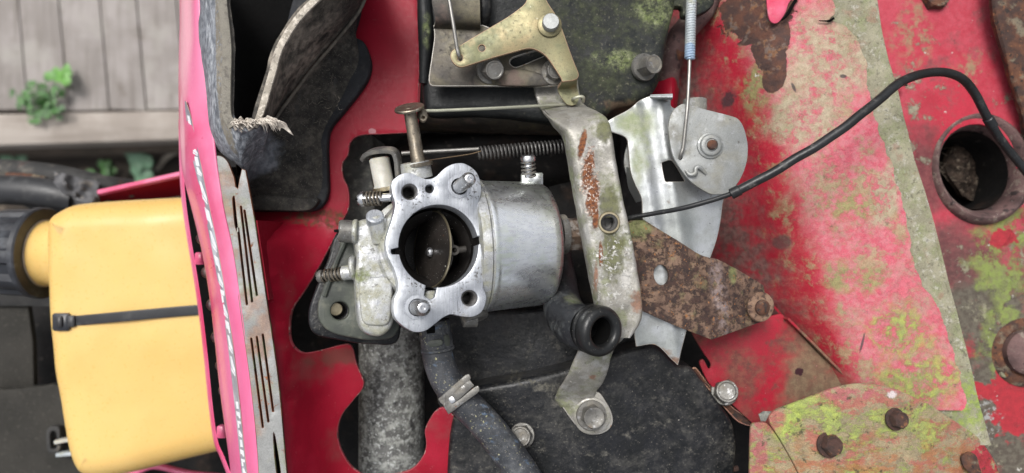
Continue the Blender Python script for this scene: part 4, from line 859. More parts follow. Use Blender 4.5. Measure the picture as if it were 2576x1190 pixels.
mk('venturi', lathe([(rb*.97, -24), (19.5, -28), (18, -33), (19, -42), (rb*.9, -48)], c0 + CP.u*2, CN, 48, caps=0), 'soot', carb)
mk('spray_nozzle', join(rod(CP.hit(1185, 622) - CN*15, CP.hit(1152, 626) - CN*14, 2.2), lathe([(1.6, -1), (3.2, -1), (3.2, 1.2), (1.6, 1.2), (1.5, -1)], CP.hit(1152, 626) - CN*12, CN, 20, caps=0)), 'soot_grey', carb)
mk('throttle_plate', lathe([(.01, -.5), (21, -.5), (21.3, 0), (21, .5), (.01, .5)], c0 - CN*42 + CP.u*4, (CP.u*-.88 + CN*.47).normalized(), 40), 'soot_grey', carb)
mk('idle_pocket', plate([(1070, 735), (1096, 731), (1098, 760), (1088, 764), (1074, 760)], CP.up(-6), 5, bev=1), 'cast_aluminium', carb)
# left casting
blk = [(990, 552), (965, 546), (930, 548), (899, 556), (892, 575), (893, 615), (898, 650), (893, 690), (896, 740), (899, 792), (908, 826), (926, 842), (957, 846), (982, 828), (992, 800), (990, 700), (986, 600)]
mk('side_casting', plate(blk, CP.up(-17), 26, bev=3.2, seg=4), 'cast_aluminium', carb)
mk('cover_plate', plate([(905, 700, ), (940, 696), (980, 700), (988, 735), (985, 790), (975, 816), (945, 820), (915, 812), (906, 770)], CP.up(-15.2), 4, bev=1.6, seg=3), 'cast_aluminium', carb)
mk('ridge', sweep([CP.up(-17).hit(962, 552), CP.up(-15).hit(966, 600), CP.up(-15).hit(978, 650), CP.up(-16).hit(988, 690)], [4, 4.4, 4, 2.5], 12), 'cast_aluminium', carb)
mk('boss', rod(CP.up(-17).hit(958, 610), CP.up(-11).hit(943, 541), 5.2, 20, 1), 'cast_aluminium', carb)
mk('boss_face', rod(CP.up(-14).hit(944, 560), CP.up(-8.5).hit(943, 541), 5.4, 20, .8), 'flange_aluminium', carb)
sp = mk('spacer', plate([(875, 575), (852, 630), (826, 690), (803, 752), (800, 795), (815, 823), (845, 841), (890, 850), (935, 856), (995, 842), (1010, 760), (980, 600)], CP.up(-34), 9, [circ(855, 782, 23)], bev=1.2, seg=3), 'spacer_grey', carb)
mk('spacer_rib', sweep([CP.up(-33).hit(872, 600), CP.up(-33).hit(846, 660), CP.up(-33).hit(815, 745)], 1.6, 8), 'spacer_grey', sp)
mk('gasket', plate([(860, 580), (824, 655), (788, 742), (776, 785), (779, 822), (797, 843), (840, 853), (930, 866), (1005, 850), (1005, 600)], CP.up(-47), 7, [circ(852, 782, 17)], bev=2, seg=3), 'black_dusty', carb)
mk('mount_stub', rod(CP.hit(852, 780)-CN*58, CP.hit(852, 780)-CN*46, 4.2), 'brass_dull', carb)
# plugs and screws
pl_ = mk('plug', rod(R(894, 583, -6), R(852, 581, -4), 6.9, 24, 1.0), 'steel_dirty', carb)
mk('plug_slot', box(R(852.5, 581, -3.6), 2.4, 1.8, 14, b=.2), 'black_void', pl_)
mk('plug_collar', rod(R(900, 583, -6), R(888, 582.6, -5.7), 7.6, 24, .6), 'cast_aluminium', pl_)
def spring_screw(p_head, p_in, rh, rs, turns, hm, sm_):
    a = (Vector(p_head) - Vector(p_in)); L = a.length; a.normalize(); b = Vector(p_in)
    s = mk('adjusting_screw', lathe([(rs*.62, 0), (rs*.62, L-4.2), (rh, L-4), (rh*1.02, L-2), (rh*.8, L-.4), (rh*.4, L), (.01, L)], b, a, 22), hm, carb)
    mk('spring', coil(b + a*(L*.28), b + a*(L-4.2), rs, .62, turns, 6, 14), sm_, s)
    mk('slot', box(b + a*(L-.2), .9, rh*1.9, 1.2, (a.cross(Vector((0, 0, 1))).normalized(), a.cross(a.cross(Vector((0, 0, 1)))).normalized(), a), b=.1), 'black_void', s)
    return s
spring_screw(R(798, 697, -14), R(895, 683, -10), 4.0, 3.9, 6, 'steel_dirty', 'steel_brown')
mk('screw_boss', rod(R(862, 687.5, -11.5), R(900, 682.5, -10), 4.6, 20, .5), 'cast_aluminium', carb)
mk('screw_pad', rod(R(884, 676, -9), R(897, 674, -9), 8.0, 24, 1.4), 'cast_aluminium', carb)
spring_screw(R(901, 502, -6), R(985, 496, -4), 4.6, 4.2, 5, 'bright_zinc', 'steel_brown')
# throttle shaft and lever
d0, d1 = R(1053, 412, -10), R(1030, 272, -4); sa = (d1-d0).normalized()
sh = mk('throttle_shaft', lathe([(4.6, 0), (4.6, 2), (4.2, 3), (3.9, (d1-d0).length-1), (3.9, (d1-d0).length)], d0, sa, 28), 'steel_brown', carb)
tilt = (sa + Vector((0, 0, .33))).normalized()
mk('shaft_disc', lathe([(8.9, 0), (9.2, .4), (9.2, 1.3), (8.8, 1.8), (2, 1.9)], d1 - tilt*1, tilt, 36), 'steel_brown', sh)
mk('shaft_tab', plate([(1052, 268), (1070, 274), (1076, 290), (1072, 302), (1062, 303), (1052, 292)], Plane(1064, 285, -7, (.3, .5, .9)), 2, [circ(1065, 294, 3.5)], bev=.5), 'steel_brown', sh)
mk('shaft_washer', lathe([(8.6, 0), (8.8, .3), (8.8, 1.8), (8, 2.2), (4, 2.2)], d0 + sa*-1.5, sa, 32), 'steel_brown', sh)
mk('shaft_boss', lathe([(9.6, 0), (9.3, 9), (8.8, 10), (4, 10)], R(1050, 448, -13), sa, 36), 'cast_aluminium', carb)
mk('bushing', lathe([(6.8, 0), (6.8, 1), (6.3, 2), (6.3, 18), (5, 19)], R(968, 472, -14), R(954, 400, -12)-R(968, 472, -14), 32), 'nylon', carb)
mk('bushing_seat', lathe([(7.6, 0), (7.6, 2.2), (6, 2.6)], R(970, 480, -14), R(954, 400, -12)-R(968, 472, -14), 32), 'brass_dull', carb)
mk('choke_lever', sweep([R(918, 398, -16), R(926, 386, -12), R(946, 379, -9), R(975, 377, -8), R(992, 382, -8), R(1000, 400, -9), R(1003, 430, -12), R(1004, 450, -15)], 1, 14, 6, flat=(3.8, 1.5)), 'steel_dirty', carb)
# float bowl
A = (CP.u*math.cos(.07) + CP.v*math.sin(.07)).normalized(); B0 = R(1199, 620, -46)
mk('bowl_ring', lathe([(43, -7), (45.5, -6.5), (46, -3), (46, -1), (44.6, 0)], B0, A, 64, caps=3), 'cast_aluminium', carb)
mk('bowl_gasket', lathe([(44.2, -.2), (45.0, .1), (45.0, 1.3), (44.2, 1.6)], B0, A, 64, caps=0), 'cast_aluminium', carb)
bw = mk('float_bowl', lathe([(44.6, 1.2), (44.8, 3), (44.2, 4.2), (43.8, 6), (42.4, 41), (41.6, 44.5), (39.8, 47), (37, 48.6), (33, 49.2), (.01, 49.2)], B0, A, 96), 'bowl_aluminium', carb, 60)
nb = R(1414, 590, -44)
mk('bowl_nut', hexhead(nb - A*3, A, 11.5, 19, .5), 'nut_brown', bw, 25)
mk('nut_collar', lathe([(13.5, -3), (13.5, 1.5), (10, 2)], nb, A, 32), 'steel_dirty', bw)
mk('screw_lug', box(R(1338, 452, -62), 15, 9, 10, b=.8), 'bowl_aluminium', carb)
sv = R(1331, 446, -36); sv1 = R(1328, 396, -33)
s = mk('bowl_screw', lathe([(3, 0), (3, 10.5), (5, 11), (5.1, 13), (4.2, 14.4), (.01, 14.8)], sv, sv1-sv, 22), 'bright_zinc', carb)
mk('spring', coil(sv + (sv1-sv).normalized()*.5, sv + (sv1-sv).normalized()*10.8, 4.3, .75, 4.2), 'steel_dirty', s)
mk('lower_lug', join(rod(R(1196, 806, -28), R(1188, 780, -30), 9, 24, 1), rod(R(1165, 800, -28), R(1200, 800, -30), 6)), 'steel_dirty', carb)

# ================================================================== fuel hose and clamp
hp = [R(1092, 815, -40), R(1096, 862, -40), R(1106, 915, -40), R(1128, 965, -40), R(1166, 1010, -40), R(1215, 1060, -42), R(1268, 1125, -44), R(1320, 1200, -46), R(1370, 1290, -48)]
props(mk('fuel_hose', sweep(hp, [9.7, 9.9, 10.2, 10.4, 10.4, 10.6, 10.8, 11, 11], 26, 8), 'hose_rubber'), 'thick dusty black fuel hose curving down from the carburetor', 'hose')
t = thing('hose_fitting', 'black plastic fitting with oval windows at the top of the fuel hose', 'fitting', R(1096, 850, -50))
fa = (R(1101, 880, -40)-R(1090, 800, -40)).normalized()
mk('sleeve', lathe([(9.8, 0), (10.6, .5), (10.6, 18), (11.2, 18.6), (11.2, 20), (10.4, 20.6)], R(1091, 806, -40), fa, 36, caps=0), 'hose_rubber', t)
mk('window', plate([(1076, 862), (1086, 856), (1108, 854), (1114, 862), (1106, 870), (1082, 873)], Plane(1096, 863, -28.6, (-.1, 0, 1)), 1.6, bev=.4), 'spacer_grey', t)
mk('window', plate([(1118, 846), (1128, 842), (1133, 856), (1130, 870), (1120, 868)], Plane(1126, 857, -32.5, (.65, 0, .8)), 1.6, bev=.4), 'spacer_grey', t)
mk('notch', plate([(1070, 826, 's'), (1092, 820, 's'), (1092, 838, 's'), (1074, 840, 's')], Plane(1082, 830, -29, (-.35, 0, 1)), 1.6, bev=.3), 'black_void', t)
hc = thing('hose_clamp', 'grey flat spring clamp pinched round the fuel hose', 'hose clamp', R(1150, 990, -40))
HC = Plane(1152, 992, -27.5, (-.05, .05, 1))
mk('band', lathe([(10.9, -4.6), (11.4, -4.6), (11.4, 4.6), (10.9, 4.6), (10.9, -4.6)], R(1150, 992, -40), R(1180, 1030, -41)-R(1125, 958, -40), 40, caps=0), 'steel_dirty', hc)
mk('jaw', plate([(1102, 1004, 's'), (1170, 944, 's'), (1180, 942), (1184, 952), (1178, 960, 's'), (1139, 995, 's'), (1132, 1004), (1137, 1014), (1146, 1012, 's'), (1194, 974), (1203, 972), (1206, 982), (1200, 990, 's'), (1128, 1043, 's'), (1118, 1026, 's'), (1114, 1018), (1108, 1014)], HC, 2.2, [], bev=.5), 'steel_dirty', hc)
mk('tongue', sweep([R(1136, 1007, -28.5), R(1160, 986, -26.5), R(1186, 962, -29)], 1, 10, 5, flat=(.9, 2.6)), 'steel_dirty', hc)
mk('latch', plate([(1128, 1004), (1138, 998), (1146, 1008), (1136, 1016)], HC.up(1), 2, bev=.5), 'bright_zinc', hc)
# ================================================================== top: engine housing, lever, linkage
ho = thing('engine_housing', 'black engine housing at the top, its right half covered in green lichen', 'engine housing', R(1370, 150, -95))
mk('shell', plate([(1059, -120, 's'), (1715, -120, 's'), (1704, 0), (1690, 60), (1678, 120), (1668, 180), (1645, 232), (1600, 262), (1550, 272), (1520, 300), (1480, 318), (1340, 300), (1200, 290), (1085, 290), (1064, 270), (1059, 200), (1060, 100)], Z(-58), 42, bev=7, seg=5, grid=8, disp=lambda x, y: 2.2*mnoise.noise(Vector((x*.03, y*.03, 2)))), 'black_lichen', ho, 50)
mk('ledge', surface([[(1056, 262, -66), (1180, 268, -64), (1300, 268, -64), (1420, 270, -64)], [(1056, 296, -70), (1180, 298, -68), (1300, 300, -68), (1420, 302, -70)], [(1056, 318, -90), (1180, 326, -88), (1300, 330, -88), (1420, 332, -90)], [(1056, 330, -125), (1180, 338, -125), (1300, 342, -125), (1420, 344, -125)]], 3, 6, 5, 1, .06, 6), 'dark_zinc', ho)
mk('side_bead', sweep([R(1066, -60, -58), R(1068, 20, -56), R(1071, 70, -56), R(1070, 130, -58), R(1066, 210, -60)], [4, 5, 5.5, 4.5, 3], 14), 'black_lichen', ho)
mk('fin', sweep([R(1214, -60, -46), R(1216, 0, -45), R(1217, 40, -46), R(1215, 70, -52)], [5, 5.5, 5, 3], 14), 'black_dusty', ho)
bolt(ho, R(1618, 170, -56), (.38, -.06, 1), 7.2, 11, 'steel_dirty', 9.4, .3, wt=2.6)
bk = thing('control_bracket', 'dark brownish steel bracket plate under the yellow zinc lever', 'bracket', R(1240, 150, -50))
mk('foot', plate([(1090, 62, 's'), (1092, 95), (1086, 140), (1078, 198), (1083, 214), (1100, 217), (1240, 217), (1380, 217), (1412, 211), (1420, 195, 's'), (1400, 130, 's'), (1330, 110, 's'), (1215, 62, 's')], Z(-42), 2.4, [[(1283, 158), (1290, 146), (1340, 130), (1368, 124), (1374, 136), (1345, 150), (1298, 168)]], bev=.6), 'dark_zinc', bk, rim='pale_edge')
mk('arm', surface([[(1084, -80, -30), (1145, -80, -30), (1205, -80, -30)], [(1086, 0, -31), (1148, 0, -31), (1207, 0, -31)], [(1095, 48, -34), (1150, 52, -34), (1208, 56, -34)], [(1091, 72, -42), (1150, 74, -42), (1209, 74, -42)]], 2.4, 5, 5), 'dark_zinc', bk, rim='pale_edge')
mk('boss_pad', plate([(1240, 180), (1290, 172), (1330, 176), (1370, 190), (1378, 214), (1260, 215), (1236, 205)], Z(-40), 3, bev=1.2), 'dark_zinc', bk)
bolt(bk, R(1231, 176, -41), (.32, -.24, 1), 6.9, 11, 'steel_dirty', 9.2, .2, wt=2.2)
bolt(bk, R(1394, 182, -41), (.1, -.03, 1), 6.4, 6, 'steel_dirty', 8.6, .5, wt=1.6)

lv = thing('governor_lever', 'yellow zinc governor lever with rounded arm and pivot washer', 'lever', R(1384, 58, -40))
LP = Plane(1300, 100, -24, (.02, .02, 1))
mk('arm', plate([(1133, 144), (1135, 131), (1146, 121), (1210, 82), (1274, 44), (1314, 15), (1324, 2), (1330, -20), (1350, -50), (1368, -20), (1378, 6), (1405, 49), (1430, 117), (1446, 160), (1456, 186), (1452, 198), (1440, 203, 's'), (1414, 206, 's'), (1412, 198), (1391, 165), (1371, 139), (1347, 125), (1327, 122), (1298, 129), (1237, 146), (1167, 168), (1152, 167), (1140, 158)], LP, 2.2, [circ(1157.5, 146, 6.5, 8), circ(1212, 121, 8.5)], bev=.5), 'zinc_yellow', lv, rim='zinc_edge')
mk('tab', surface([[(1413, 203, -25), (1432, 203, -25), (1453, 196, -25)], [(1411, 213, -28), (1432, 212, -28), (1452, 206, -28)], [(1404, 222, -35), (1430, 221, -35), (1451, 216, -35)], [(1404, 230, -37), (1430, 230, -37), (1453, 226, -37)], [(1416, 250, -37), (1434, 250, -37), (1457, 246, -37)], [(1426, 262, -37), (1438, 265, -37), (1450, 262, -37)]], 2, 4, 4), 'zinc_yellow', lv, rim='zinc_edge')
pw = mk('pivot_washer', lathe([(7.6, 0), (7.8, .3), (7.8, 1.2), (7.4, 1.5), (2, 1.5)], LP.hit(1382, 64)+Vector((0, 0, .1)), (.04, .05, 1), 36), 'zinc_yellow', lv)
mk('pivot_pin', lathe([(5.4, 0), (5.4, 4), (4.9, 4.8), (.01, 4.9)], LP.hit(1384, 62)+Vector((0, 0, 1.5)), (.04, .07, 1), 32), 'disc_grey', pw)
mk('pivot_post', rod(LP.hit(1384, 60)-Vector((0, 0, 34)), LP.hit(1384, 60)-Vector((0, 0, 2.4)), 6), 'steel_dirty', lv)
props(mk('governor_wire', sweep([R(1112, -90, -16), R(1124, -30, -16), R(1130, 0, -16), R(1141, 65, -17), R(1150, 122, -19), R(1154, 138, -20), R(1157, 146, -24), R(1158, 148, -31)], 1.25, 12, 6), 'wire_steel'), 'grey wire rod hooked down into the end of the zinc lever', 'wire')
props(mk('throttle_link', sweep([R(1064, 292, -11), R(1066, 284, -9.5), R(1073, 279, -10), R(1100, 278.5, -12), R(1250, 272, -22), R(1400, 264, -40), R(1432, 262, -43), R(1446, 258, -42), R(1440, 251, -37), R(1445, 247, -32), R(1460, 243, -31), R(1468, 246, -32), R(1467, 256, -36)], 1.05, 12, 6), 'wire_pale'), 'thin pale straight rod linking the throttle shaft to the zinc lever', 'link rod')
t = thing('return_spring', 'dark coil spring behind the carburetor with a straight wire end', 'spring', R(1300, 378, -70))
mk('coil', coil(R(1203, 386, -66), R(1440, 366, -72), 4.5, .55, 25, 6, 16), 'spring_dark', t)
mk('wire_end', sweep([R(1010, 386, -60), R(1060, 383, -62), R(1204, 375, -66)], 1.5, 10), 'wire_steel', t)
props(mk('thin_wire', sweep([R(1075, 404, -25), R(1120, 397, -40), R(1180, 388, -58), R(1210, 380, -64)], .28, 5), 'zinc_edge'), 'hair-thin wire running to the dark coil spring', 'wire')

# ================================================================== corroded channel bracket
cb = thing('channel_bracket', 'long corroded grey channel bracket with a rust streak and threaded hole', 'bracket', R(1500, 600, -70))
br = [((1346, 205), (1452, 200), -52), ((1352, 240), (1458, 236), -50), ((1362, 268), (1468, 262), -44), ((1378, 290), (1500, 280), -22), ((1412, 312), (1526, 298), -10), ((1437, 345), (1537, 330), -6), ((1452, 420), (1549, 410), -6), ((1466, 500), (1565, 495), -6), ((1484, 600), (1587, 595), -6), ((1502, 690), (1604, 690), -6), ((1513, 745), (1613, 750), -6), ((1522, 785), (1614, 790), -7), ((1532, 815), (1606, 818), -8), ((1546, 850), (1585, 850), -10)]
rw = []
for (l, r_, z) in br:
    k = 1 if z > -20 else .25
    rw.append([(l[0]-22*k, l[1]+5*k, z-16*k), (l[0]-14*k, l[1]+3*k, z-5.5*k), (l[0]-2*k, l[1], z-.2), (l[0]*.75+r_[0]*.25, l[1]*.75+r_[1]*.25, z+.2), (l[0]*.4+r_[0]*.6, l[1]*.4+r_[1]*.6, z-1.6*k), (l[0]*.1+r_[0]*.9, l[1]*.1+r_[1]*.9, z), (r_[0], r_[1], z-1.0), (r_[0]+1, r_[1], z-5)])
th = R(1532, 560, -6)
cv_, cf_, cr_ = surface(rw, 1.6, 4, 6, .35, .12, 4)
keep = []; rim2 = []
for i, f in enumerate(cf_):
    cx = sum(cv_[k][0] for k in f)/len(f) - th.x; cy = sum(cv_[k][1] for k in f)/len(f) - th.y
    if math.hypot(cx, cy) > 5.0:
        if i in set(cr_): rim2.append(len(keep))
        keep.append(f)
mk('channel', (cv_, keep, rim2), 'corroded_bracket', cb, 60, rim='pale_edge')
pr = [(5.3, .9)]
for i in range(7): pr += [(4.9, .2-i*1.6), (4.0, .2-(i+.5)*1.6)]
th_ = mk('threaded_hole', lathe([(6.8, -.6), (6.6, .7)] + pr + [(4.2, -14), (.01, -14)], th, (.05, 0, 1), 28, caps=2), 'thread_steel', cb)
mk('hole_lip', lathe([(6.9, .2), (6.4, 1.0), (5.4, 1.0), (5.0, .3)], th, (.05, 0, 1), 32, caps=0), 'brass_dull', th_)
lw = [((1462, 868), (1548, 868), -34), ((1446, 900), (1536, 905), -38), ((1432, 935), (1528, 935), -42), ((1415, 965), (1514, 968), -50), ((1400, 992), (1500, 985), -58), ((1397, 1006), (1498, 1003), -62), ((1412, 1025), (1522, 1010), -63.5)]
lr = []
for (l, r_, z) in lw:
    lr.append([(l[0]-1, l[1]+1, z-4), (l[0], l[1], z-.5), (l[0]+14, l[1]-1, z+1.2), ((l[0]+r_[0])/2, (l[1]+r_[1])/2, z), (r_[0]-8, r_[1], z), (r_[0], r_[1], z-1)])
mk('leg', surface(lr, 2, 4, 5, .3, .12, 8), 'corroded_bracket', cb, 60, rim='pale_edge')
mk('connector', surface([[(1520, 800, -14), (1560, 805, -12), (1600, 800, -14)], [(1490, 850, -26), (1530, 852, -25), (1570, 850, -26)], [(1462, 870, -35), (1505, 872, -35), (1548, 870, -35)]], 2, 4, 5), 'corroded_bracket', cb)
mk('foot', plate([(1400, 1003, 's'), (1440, 990), (1500, 985), (1524, 1010), (1539, 1040), (1541, 1066), (1525, 1086), (1495, 1094), (1462, 1082), (1436, 1055)], Z(-63), 2.4, bev=.8), 'corroded_bracket', cb, rim='pale_edge')
b_ = bolt(cb, R(1487, 1044, -62), (.06, .10, 1), 8.0, 10, 'steel_dirty', 10.5, .3, wt=2.2)
mk('wide_washer', lathe([(12.6, 0), (12.8, .3), (12.8, 1), (12.3, 1.3), (5, 1.3)], R(1489, 1046, -63), (0, 0, 1), 36), 'corroded_bracket', b_)

# ================================================================== rubber elbow
el = thing('rubber_elbow', 'short black rubber elbow pipe with thick round open mouth', 'rubber elbow', R(1440, 800, -80))
ep_ = [R(1402, 640, -76), R(1408, 700, -70), R(1411, 745, -58), R(1420, 785, -42), R(1440, 812, -24), R(1466, 825, -8), R(1484, 828, 0)]
mk('pipe', sweep(ep_, [10, 11.5, 12.5, 13.5, 14, 14, 13.6], 32, 8, cap=False), 'elbow_rubber', el, 60)
mdir = Vector((.52, -.06, .85)).normalized(); mo = R(1484, 826, -4)
mk('mouth', lathe([(13.2, -1), (14.4, -.6), (15, 1), (15.1, 3.8), (14.8, 4.2), (14.8, 4.6), (15.2, 5.0), (15.4, 8), (15.2, 11), (14.2, 13), (12.2, 14), (10, 13.6), (8.8, 12.4), (8.2, 10), (8, 0), (7, -12), (.01, -13)], mo, mdir, 48, caps=2), 'mouth_rubber', el, 50)
mk('bore_lining', lathe([(8.05, 10.0), (7.6, -11), (.01, -11.5)], mo, mdir, 32, caps=2), 'black_void', el)

# ================================================================== black lower cover
cv = thing('engine_cover', 'dusty black engine cover in the lower middle', 'cover', R(1500, 1080, -110))
mk('cover', plate([(1160, 990), (1200, 974), (1350, 946), (1500, 906), (1590, 874), (1650, 868), (1706, 918), (1745, 928), (1800, 1000), (1847, 1065), (1860, 1120), (1858, 1180), (1840, 1300, 's'), (1120, 1300, 's'), (1130, 1100)], Z(-66), 45, bev=4.5, seg=5, grid=9, disp=lambda x, y: 1.8*mnoise.noise(Vector((x*.025, y*.025, 7)))-max(0, x-105)*.10), 'black_dusty', cv, 50)
mk('recess', plate([(1100, 770), (1260, 780), (1420, 770), (1560, 780), (1640, 850), (1640, 920), (1150, 1060), (1090, 900)], Z(-92), 25, bev=4, seg=3, grid=9, disp=lambda x, y: 2.5*mnoise.noise(Vector((x*.03, y*.03, 1)))), 'black_dusty', cv, 50)
bolt(cv, R(1314, 1095, -65), (-.12, .22, 1), 7.6, 11, 'steel_dirty', 8.8, .1, wt=2)
mk('lower_seam', sweep([R(1700, 1210, -70), R(1760, 1190, -72), R(1810, 1186, -74), R(1855, 1178, -78)], 2, 8), 'rust_plain', cv)

# ================================================================== silver bracket, disc, spring, cable
sb = thing('silver_bracket', 'pale silver pressed steel bracket behind the grey disc', 'bracket', R(1690, 500, -60))
def ridge(x, y):
    l = x - (97 + (87-y)*.157); l2 = x - (83.5 + (69-y)*.168)
    return 3.2*math.exp(-(l/5.2)**2) + 2.0*math.exp(-(l2/2.8)**2) - .06*max(0, x-100)
mk('plate', plate([(1640, 240, 's'), (1688, 246, 's'), (1692, 270), (1780, 300, 's'), (1850, 420, 's'), (1824, 500), (1815, 560), (1800, 620), (1760, 720), (1735, 800), (1720, 862), (1704, 918, 's'), (1690, 905), (1650, 868), (1600, 872, 's'), (1596, 820), (1625, 700), (1630, 600), (1617, 550), (1614, 500), (1596, 460), (1585, 425), (1580, 370), (1573, 345), (1526, 326), (1530, 304), (1582, 275), (1610, 252)], Z(-36), 1.8, [[(1664, 412), (1668, 408), (1690, 406), (1722, 452), (1722, 456), (1680, 458), (1672, 455)]], bev=.4, grid=3, disp=ridge), 'silver_bracket', sb, 60, rim='pale_edge')
mk('top_tab', surface([[(1636, 238, -22), (1692, 236, -22)], [(1636, 246, -22), (1692, 247, -22)], [(1640, 250, -34), (1690, 252, -34)]], 1.6, 4, 4), 'silver_bracket', sb)
mk('back_post', rod(R(1748, 250, -60), R(1748, 330, -60), 8), 'disc_grey', sb)
mk('lower_flange', surface([[(1575, 420, -46), (1590, 425, -37)], [(1580, 470, -48), (1602, 470, -37)], [(1600, 510, -48), (1616, 505, -37)]], 1.4, 4, 4), 'silver_bracket', sb)
mk('inner_disc', plate([(1576, 370), (1590, 350), (1600, 420), (1618, 500), (1600, 500), (1580, 450), (1570, 410)], Z(-50), 2, bev=.4), 'disc_grey', sb)
dk = thing('throttle_disc', 'flat grey round steel disc with hub bolt and curled tab', 'disc', R(1785, 375, -30))
DP = Plane(1785, 380, -18, (.03, -.02, 1))
mk('disc', plate([(1682, 330), (1684, 302), (1694, 278), (1712, 263), (1722, 261), (1767, 273), (1850, 295), (1866, 310), (1876, 335), (1882, 372), (1877, 415), (1860, 455), (1834, 483), (1808, 489), (1785, 487), (1742, 460), (1712, 425), (1692, 388)], DP, 2.4, [circ(1712, 396, 5, 6)], bev=.5), 'disc_grey', dk)
hb_ = mk('hub', lathe([(8.4, 0), (8.2, 1.2), (7, 1.6), (6.6, 2.8), (6, 3.2), (4.2, 3.2), (3.9, 2.6), (.01, 2.6)], DP.hit(1786, 366), DP.n, 36), 'disc_grey', dk)
mk('hub_bolt', lathe([(3.1, 0), (3.1, 4.6), (2.4, 5.4), (.01, 5.5)], DP.hit(1787, 366), DP.n, 16), 'rust_plain', hb_)
mk('curled_tab', sweep([DP.hit(1724, 428)+Vector((0, 0, .6)), DP.hit(1734, 440)+Vector((0, 0, 1.6)), DP.hit(1746, 437)+Vector((0, 0, 2.4)), DP.hit(1748, 424)+Vector((0, 0, 2.2)), DP.hit(1758, 422)+Vector((0, 0, 1.8)), DP.hit(1776, 438)+Vector((0, 0, .4))], [.8, 1.4, 1.5, 1.4, 1.5, .9], 10), 'disc_grey', dk)
t = thing('extension_spring', 'pale blue-grey closed coil spring with wire hooked into the disc', 'spring', R(1733, 60, -14))
mk('coil', coil(R(1741, -70, -14), R(1735, 148, -14), 2.45, .95, 34, 8, 14), 'spring_blue', t)
mk('core', rod(R(1741, -70, -14), R(1735, 150, -14), 2.3, 14), 'spring_blue', t)
mk('hook_wire', sweep([R(1735, 148, -14), R(1733, 200, -13), R(1729, 270, -12), R(1723, 330, -13), R(1718, 372, -14), R(1712, 390, -15), R(1709, 398, -19), R(1709, 400, -24)], 1.15, 12), 'wire_steel', t)
cp_ = [(1560, 552, -32), (1600, 545, -28), (1650, 536, -23), (1720, 523, -14), (1790, 504, -8), (1838, 488, -4), (1850, 483, -3), (1900, 457, 0), (1950, 431, 2.5), (2000, 399, 4), (2045, 374, 5.5), (2090, 344, 6), (2128, 318, 6.5), (2160, 291.5, 6), (2190, 268.5, 5), (2215, 248, 4), (2265, 207, -4), (2320, 186, -16), (2375, 182, -28), (2420, 198, -40), (2452, 235, -52), (2482, 292, -62), (2520, 355, -72), (2580, 430, -82), (2660, 540, -92)]
t = thing('throttle_cable', 'black sheathed cable arching from the bracket across the red panels', 'cable', R(1900, 458, -3))
mk('sheath', sweep([R(*p) for p in cp_[6:]], 2.85, 18, 8), 'cable_black', t)
mk('inner_cable', sweep([R(*p) for p in cp_[:7]], 1.55, 12, 6), 'cable_black', t)
mk('ferrule', rod(R(1838, 489, -4), R(1862, 477, -2.2), 3.4, 18), 'cable_black', t)
mk('joint_sleeve', rod(R(2484, 296, -62.6), R(2498, 319, -66.2), 3.5, 18, .6), 'cable_black', t)

# ================================================================== rusty bracket
rb_ = thing('rusty_bracket', 'heavily rusted brown steel bracket with an oval hole bolted to the red plate', 'bracket', R(1780, 720, -60))
def rbend(x, y): return -max(0, x - 112 + y*.10)*.35
mk('plate', plate([(1555, 585), (1583, 556), (1620, 553, 's'), (1690, 596), (1765, 640), (1815, 652, 's'), (1880, 682), (1955, 722, 's'), (1964, 770), (1970, 808, 's'), (1955, 815), (1797, 857, 's'), (1700, 820), (1620, 784, 's'), (1560, 760)], Plane(1700, 700, -30, (.06, .02, 1)), 2.6, [circ(1664, 692, 19, 26, rot=-.15)], bev=.5, grid=4, disp=rbend), 'rust_heavy', rb_, 60)
q_ = R(1912, 772, -46)
bb = mk('bolt', lathe([(4.6, 0), (5.4, .4), (5.2, 2), (3.8, 3.2), (.01, 3.5)], q_ + Vector((0, 0, 2.4)), (.3, -.05, 1), 24), 'rust_plain', rb_)
mk('washer', lathe([(10, 0), (10.2, .6), (9.6, 1.9), (5, 2.6)], q_ - Vector((0, 0, .2)), (.3, -.05, 1), 36), 'rust_tan', bb)
mk('bolt_slot', box(q_ + Vector((1.6, -.2, 5.6)), 1.0, 6, .8, b=.1), 'rust_dark', bb)

# ================================================================== right-hand red panels
fp = thing('front_panel', 'large red panel with peeling pink paint, rust and pale lichen', 'panel', R(2000, 500, -140))
ps = [(-90, 1640, 1760, 1850, 1930, 2060, 2215), (60, 1655, 1770, 1865, 1945, 2080, 2235), (220, 1680, 1800, 1895, 1975, 2110, 2275), (400, 1720, 1850, 1930, 2015, 2150, 2320), (600, 1770, 1890, 1975, 2065, 2200, 2375), (760, 1830, 1930, 2020, 2105, 2245, 2415), (900, 1960, 2010, 2075, 2145, 2290, 2450), (1000, 2060, 2090, 2130, 2190, 2330, 2475), (1120, 2150, 2170, 2200, 2240, 2380, 2510)]
mk('under_sheet', surface([[(a, y, -150), (b, y, -112), (c, y, -84), (d, y, -68), (e, y, -62), (f-24 - (6 if y < 500 else 0), y, -61), (f-24+(0 if y > 100 else 0), y+1, -64)] for y, a, b, c, d, e, f in ps], 2.2, 4, 5, 1.2, .02, 3), 'lichen_strip', fp)
edge = ragged([(2094, -90), (2096, 28), (2100, 40), (2086, 48), (2127, 70), (2157, 95), (2177, 155), (2182, 230), (2207, 325), (2237, 400), (2257, 465), (2277, 540), (2288, 600), (2293, 660), (2320, 715), (2347, 760), (2374, 805), (2392, 875), (2412, 935), (2431, 1004), (2417, 1033)], 4.5, 6, 21)
def crossz(x, y):   # height of the folded sheet, same profile as the under sheet
    pass
pr_ = []
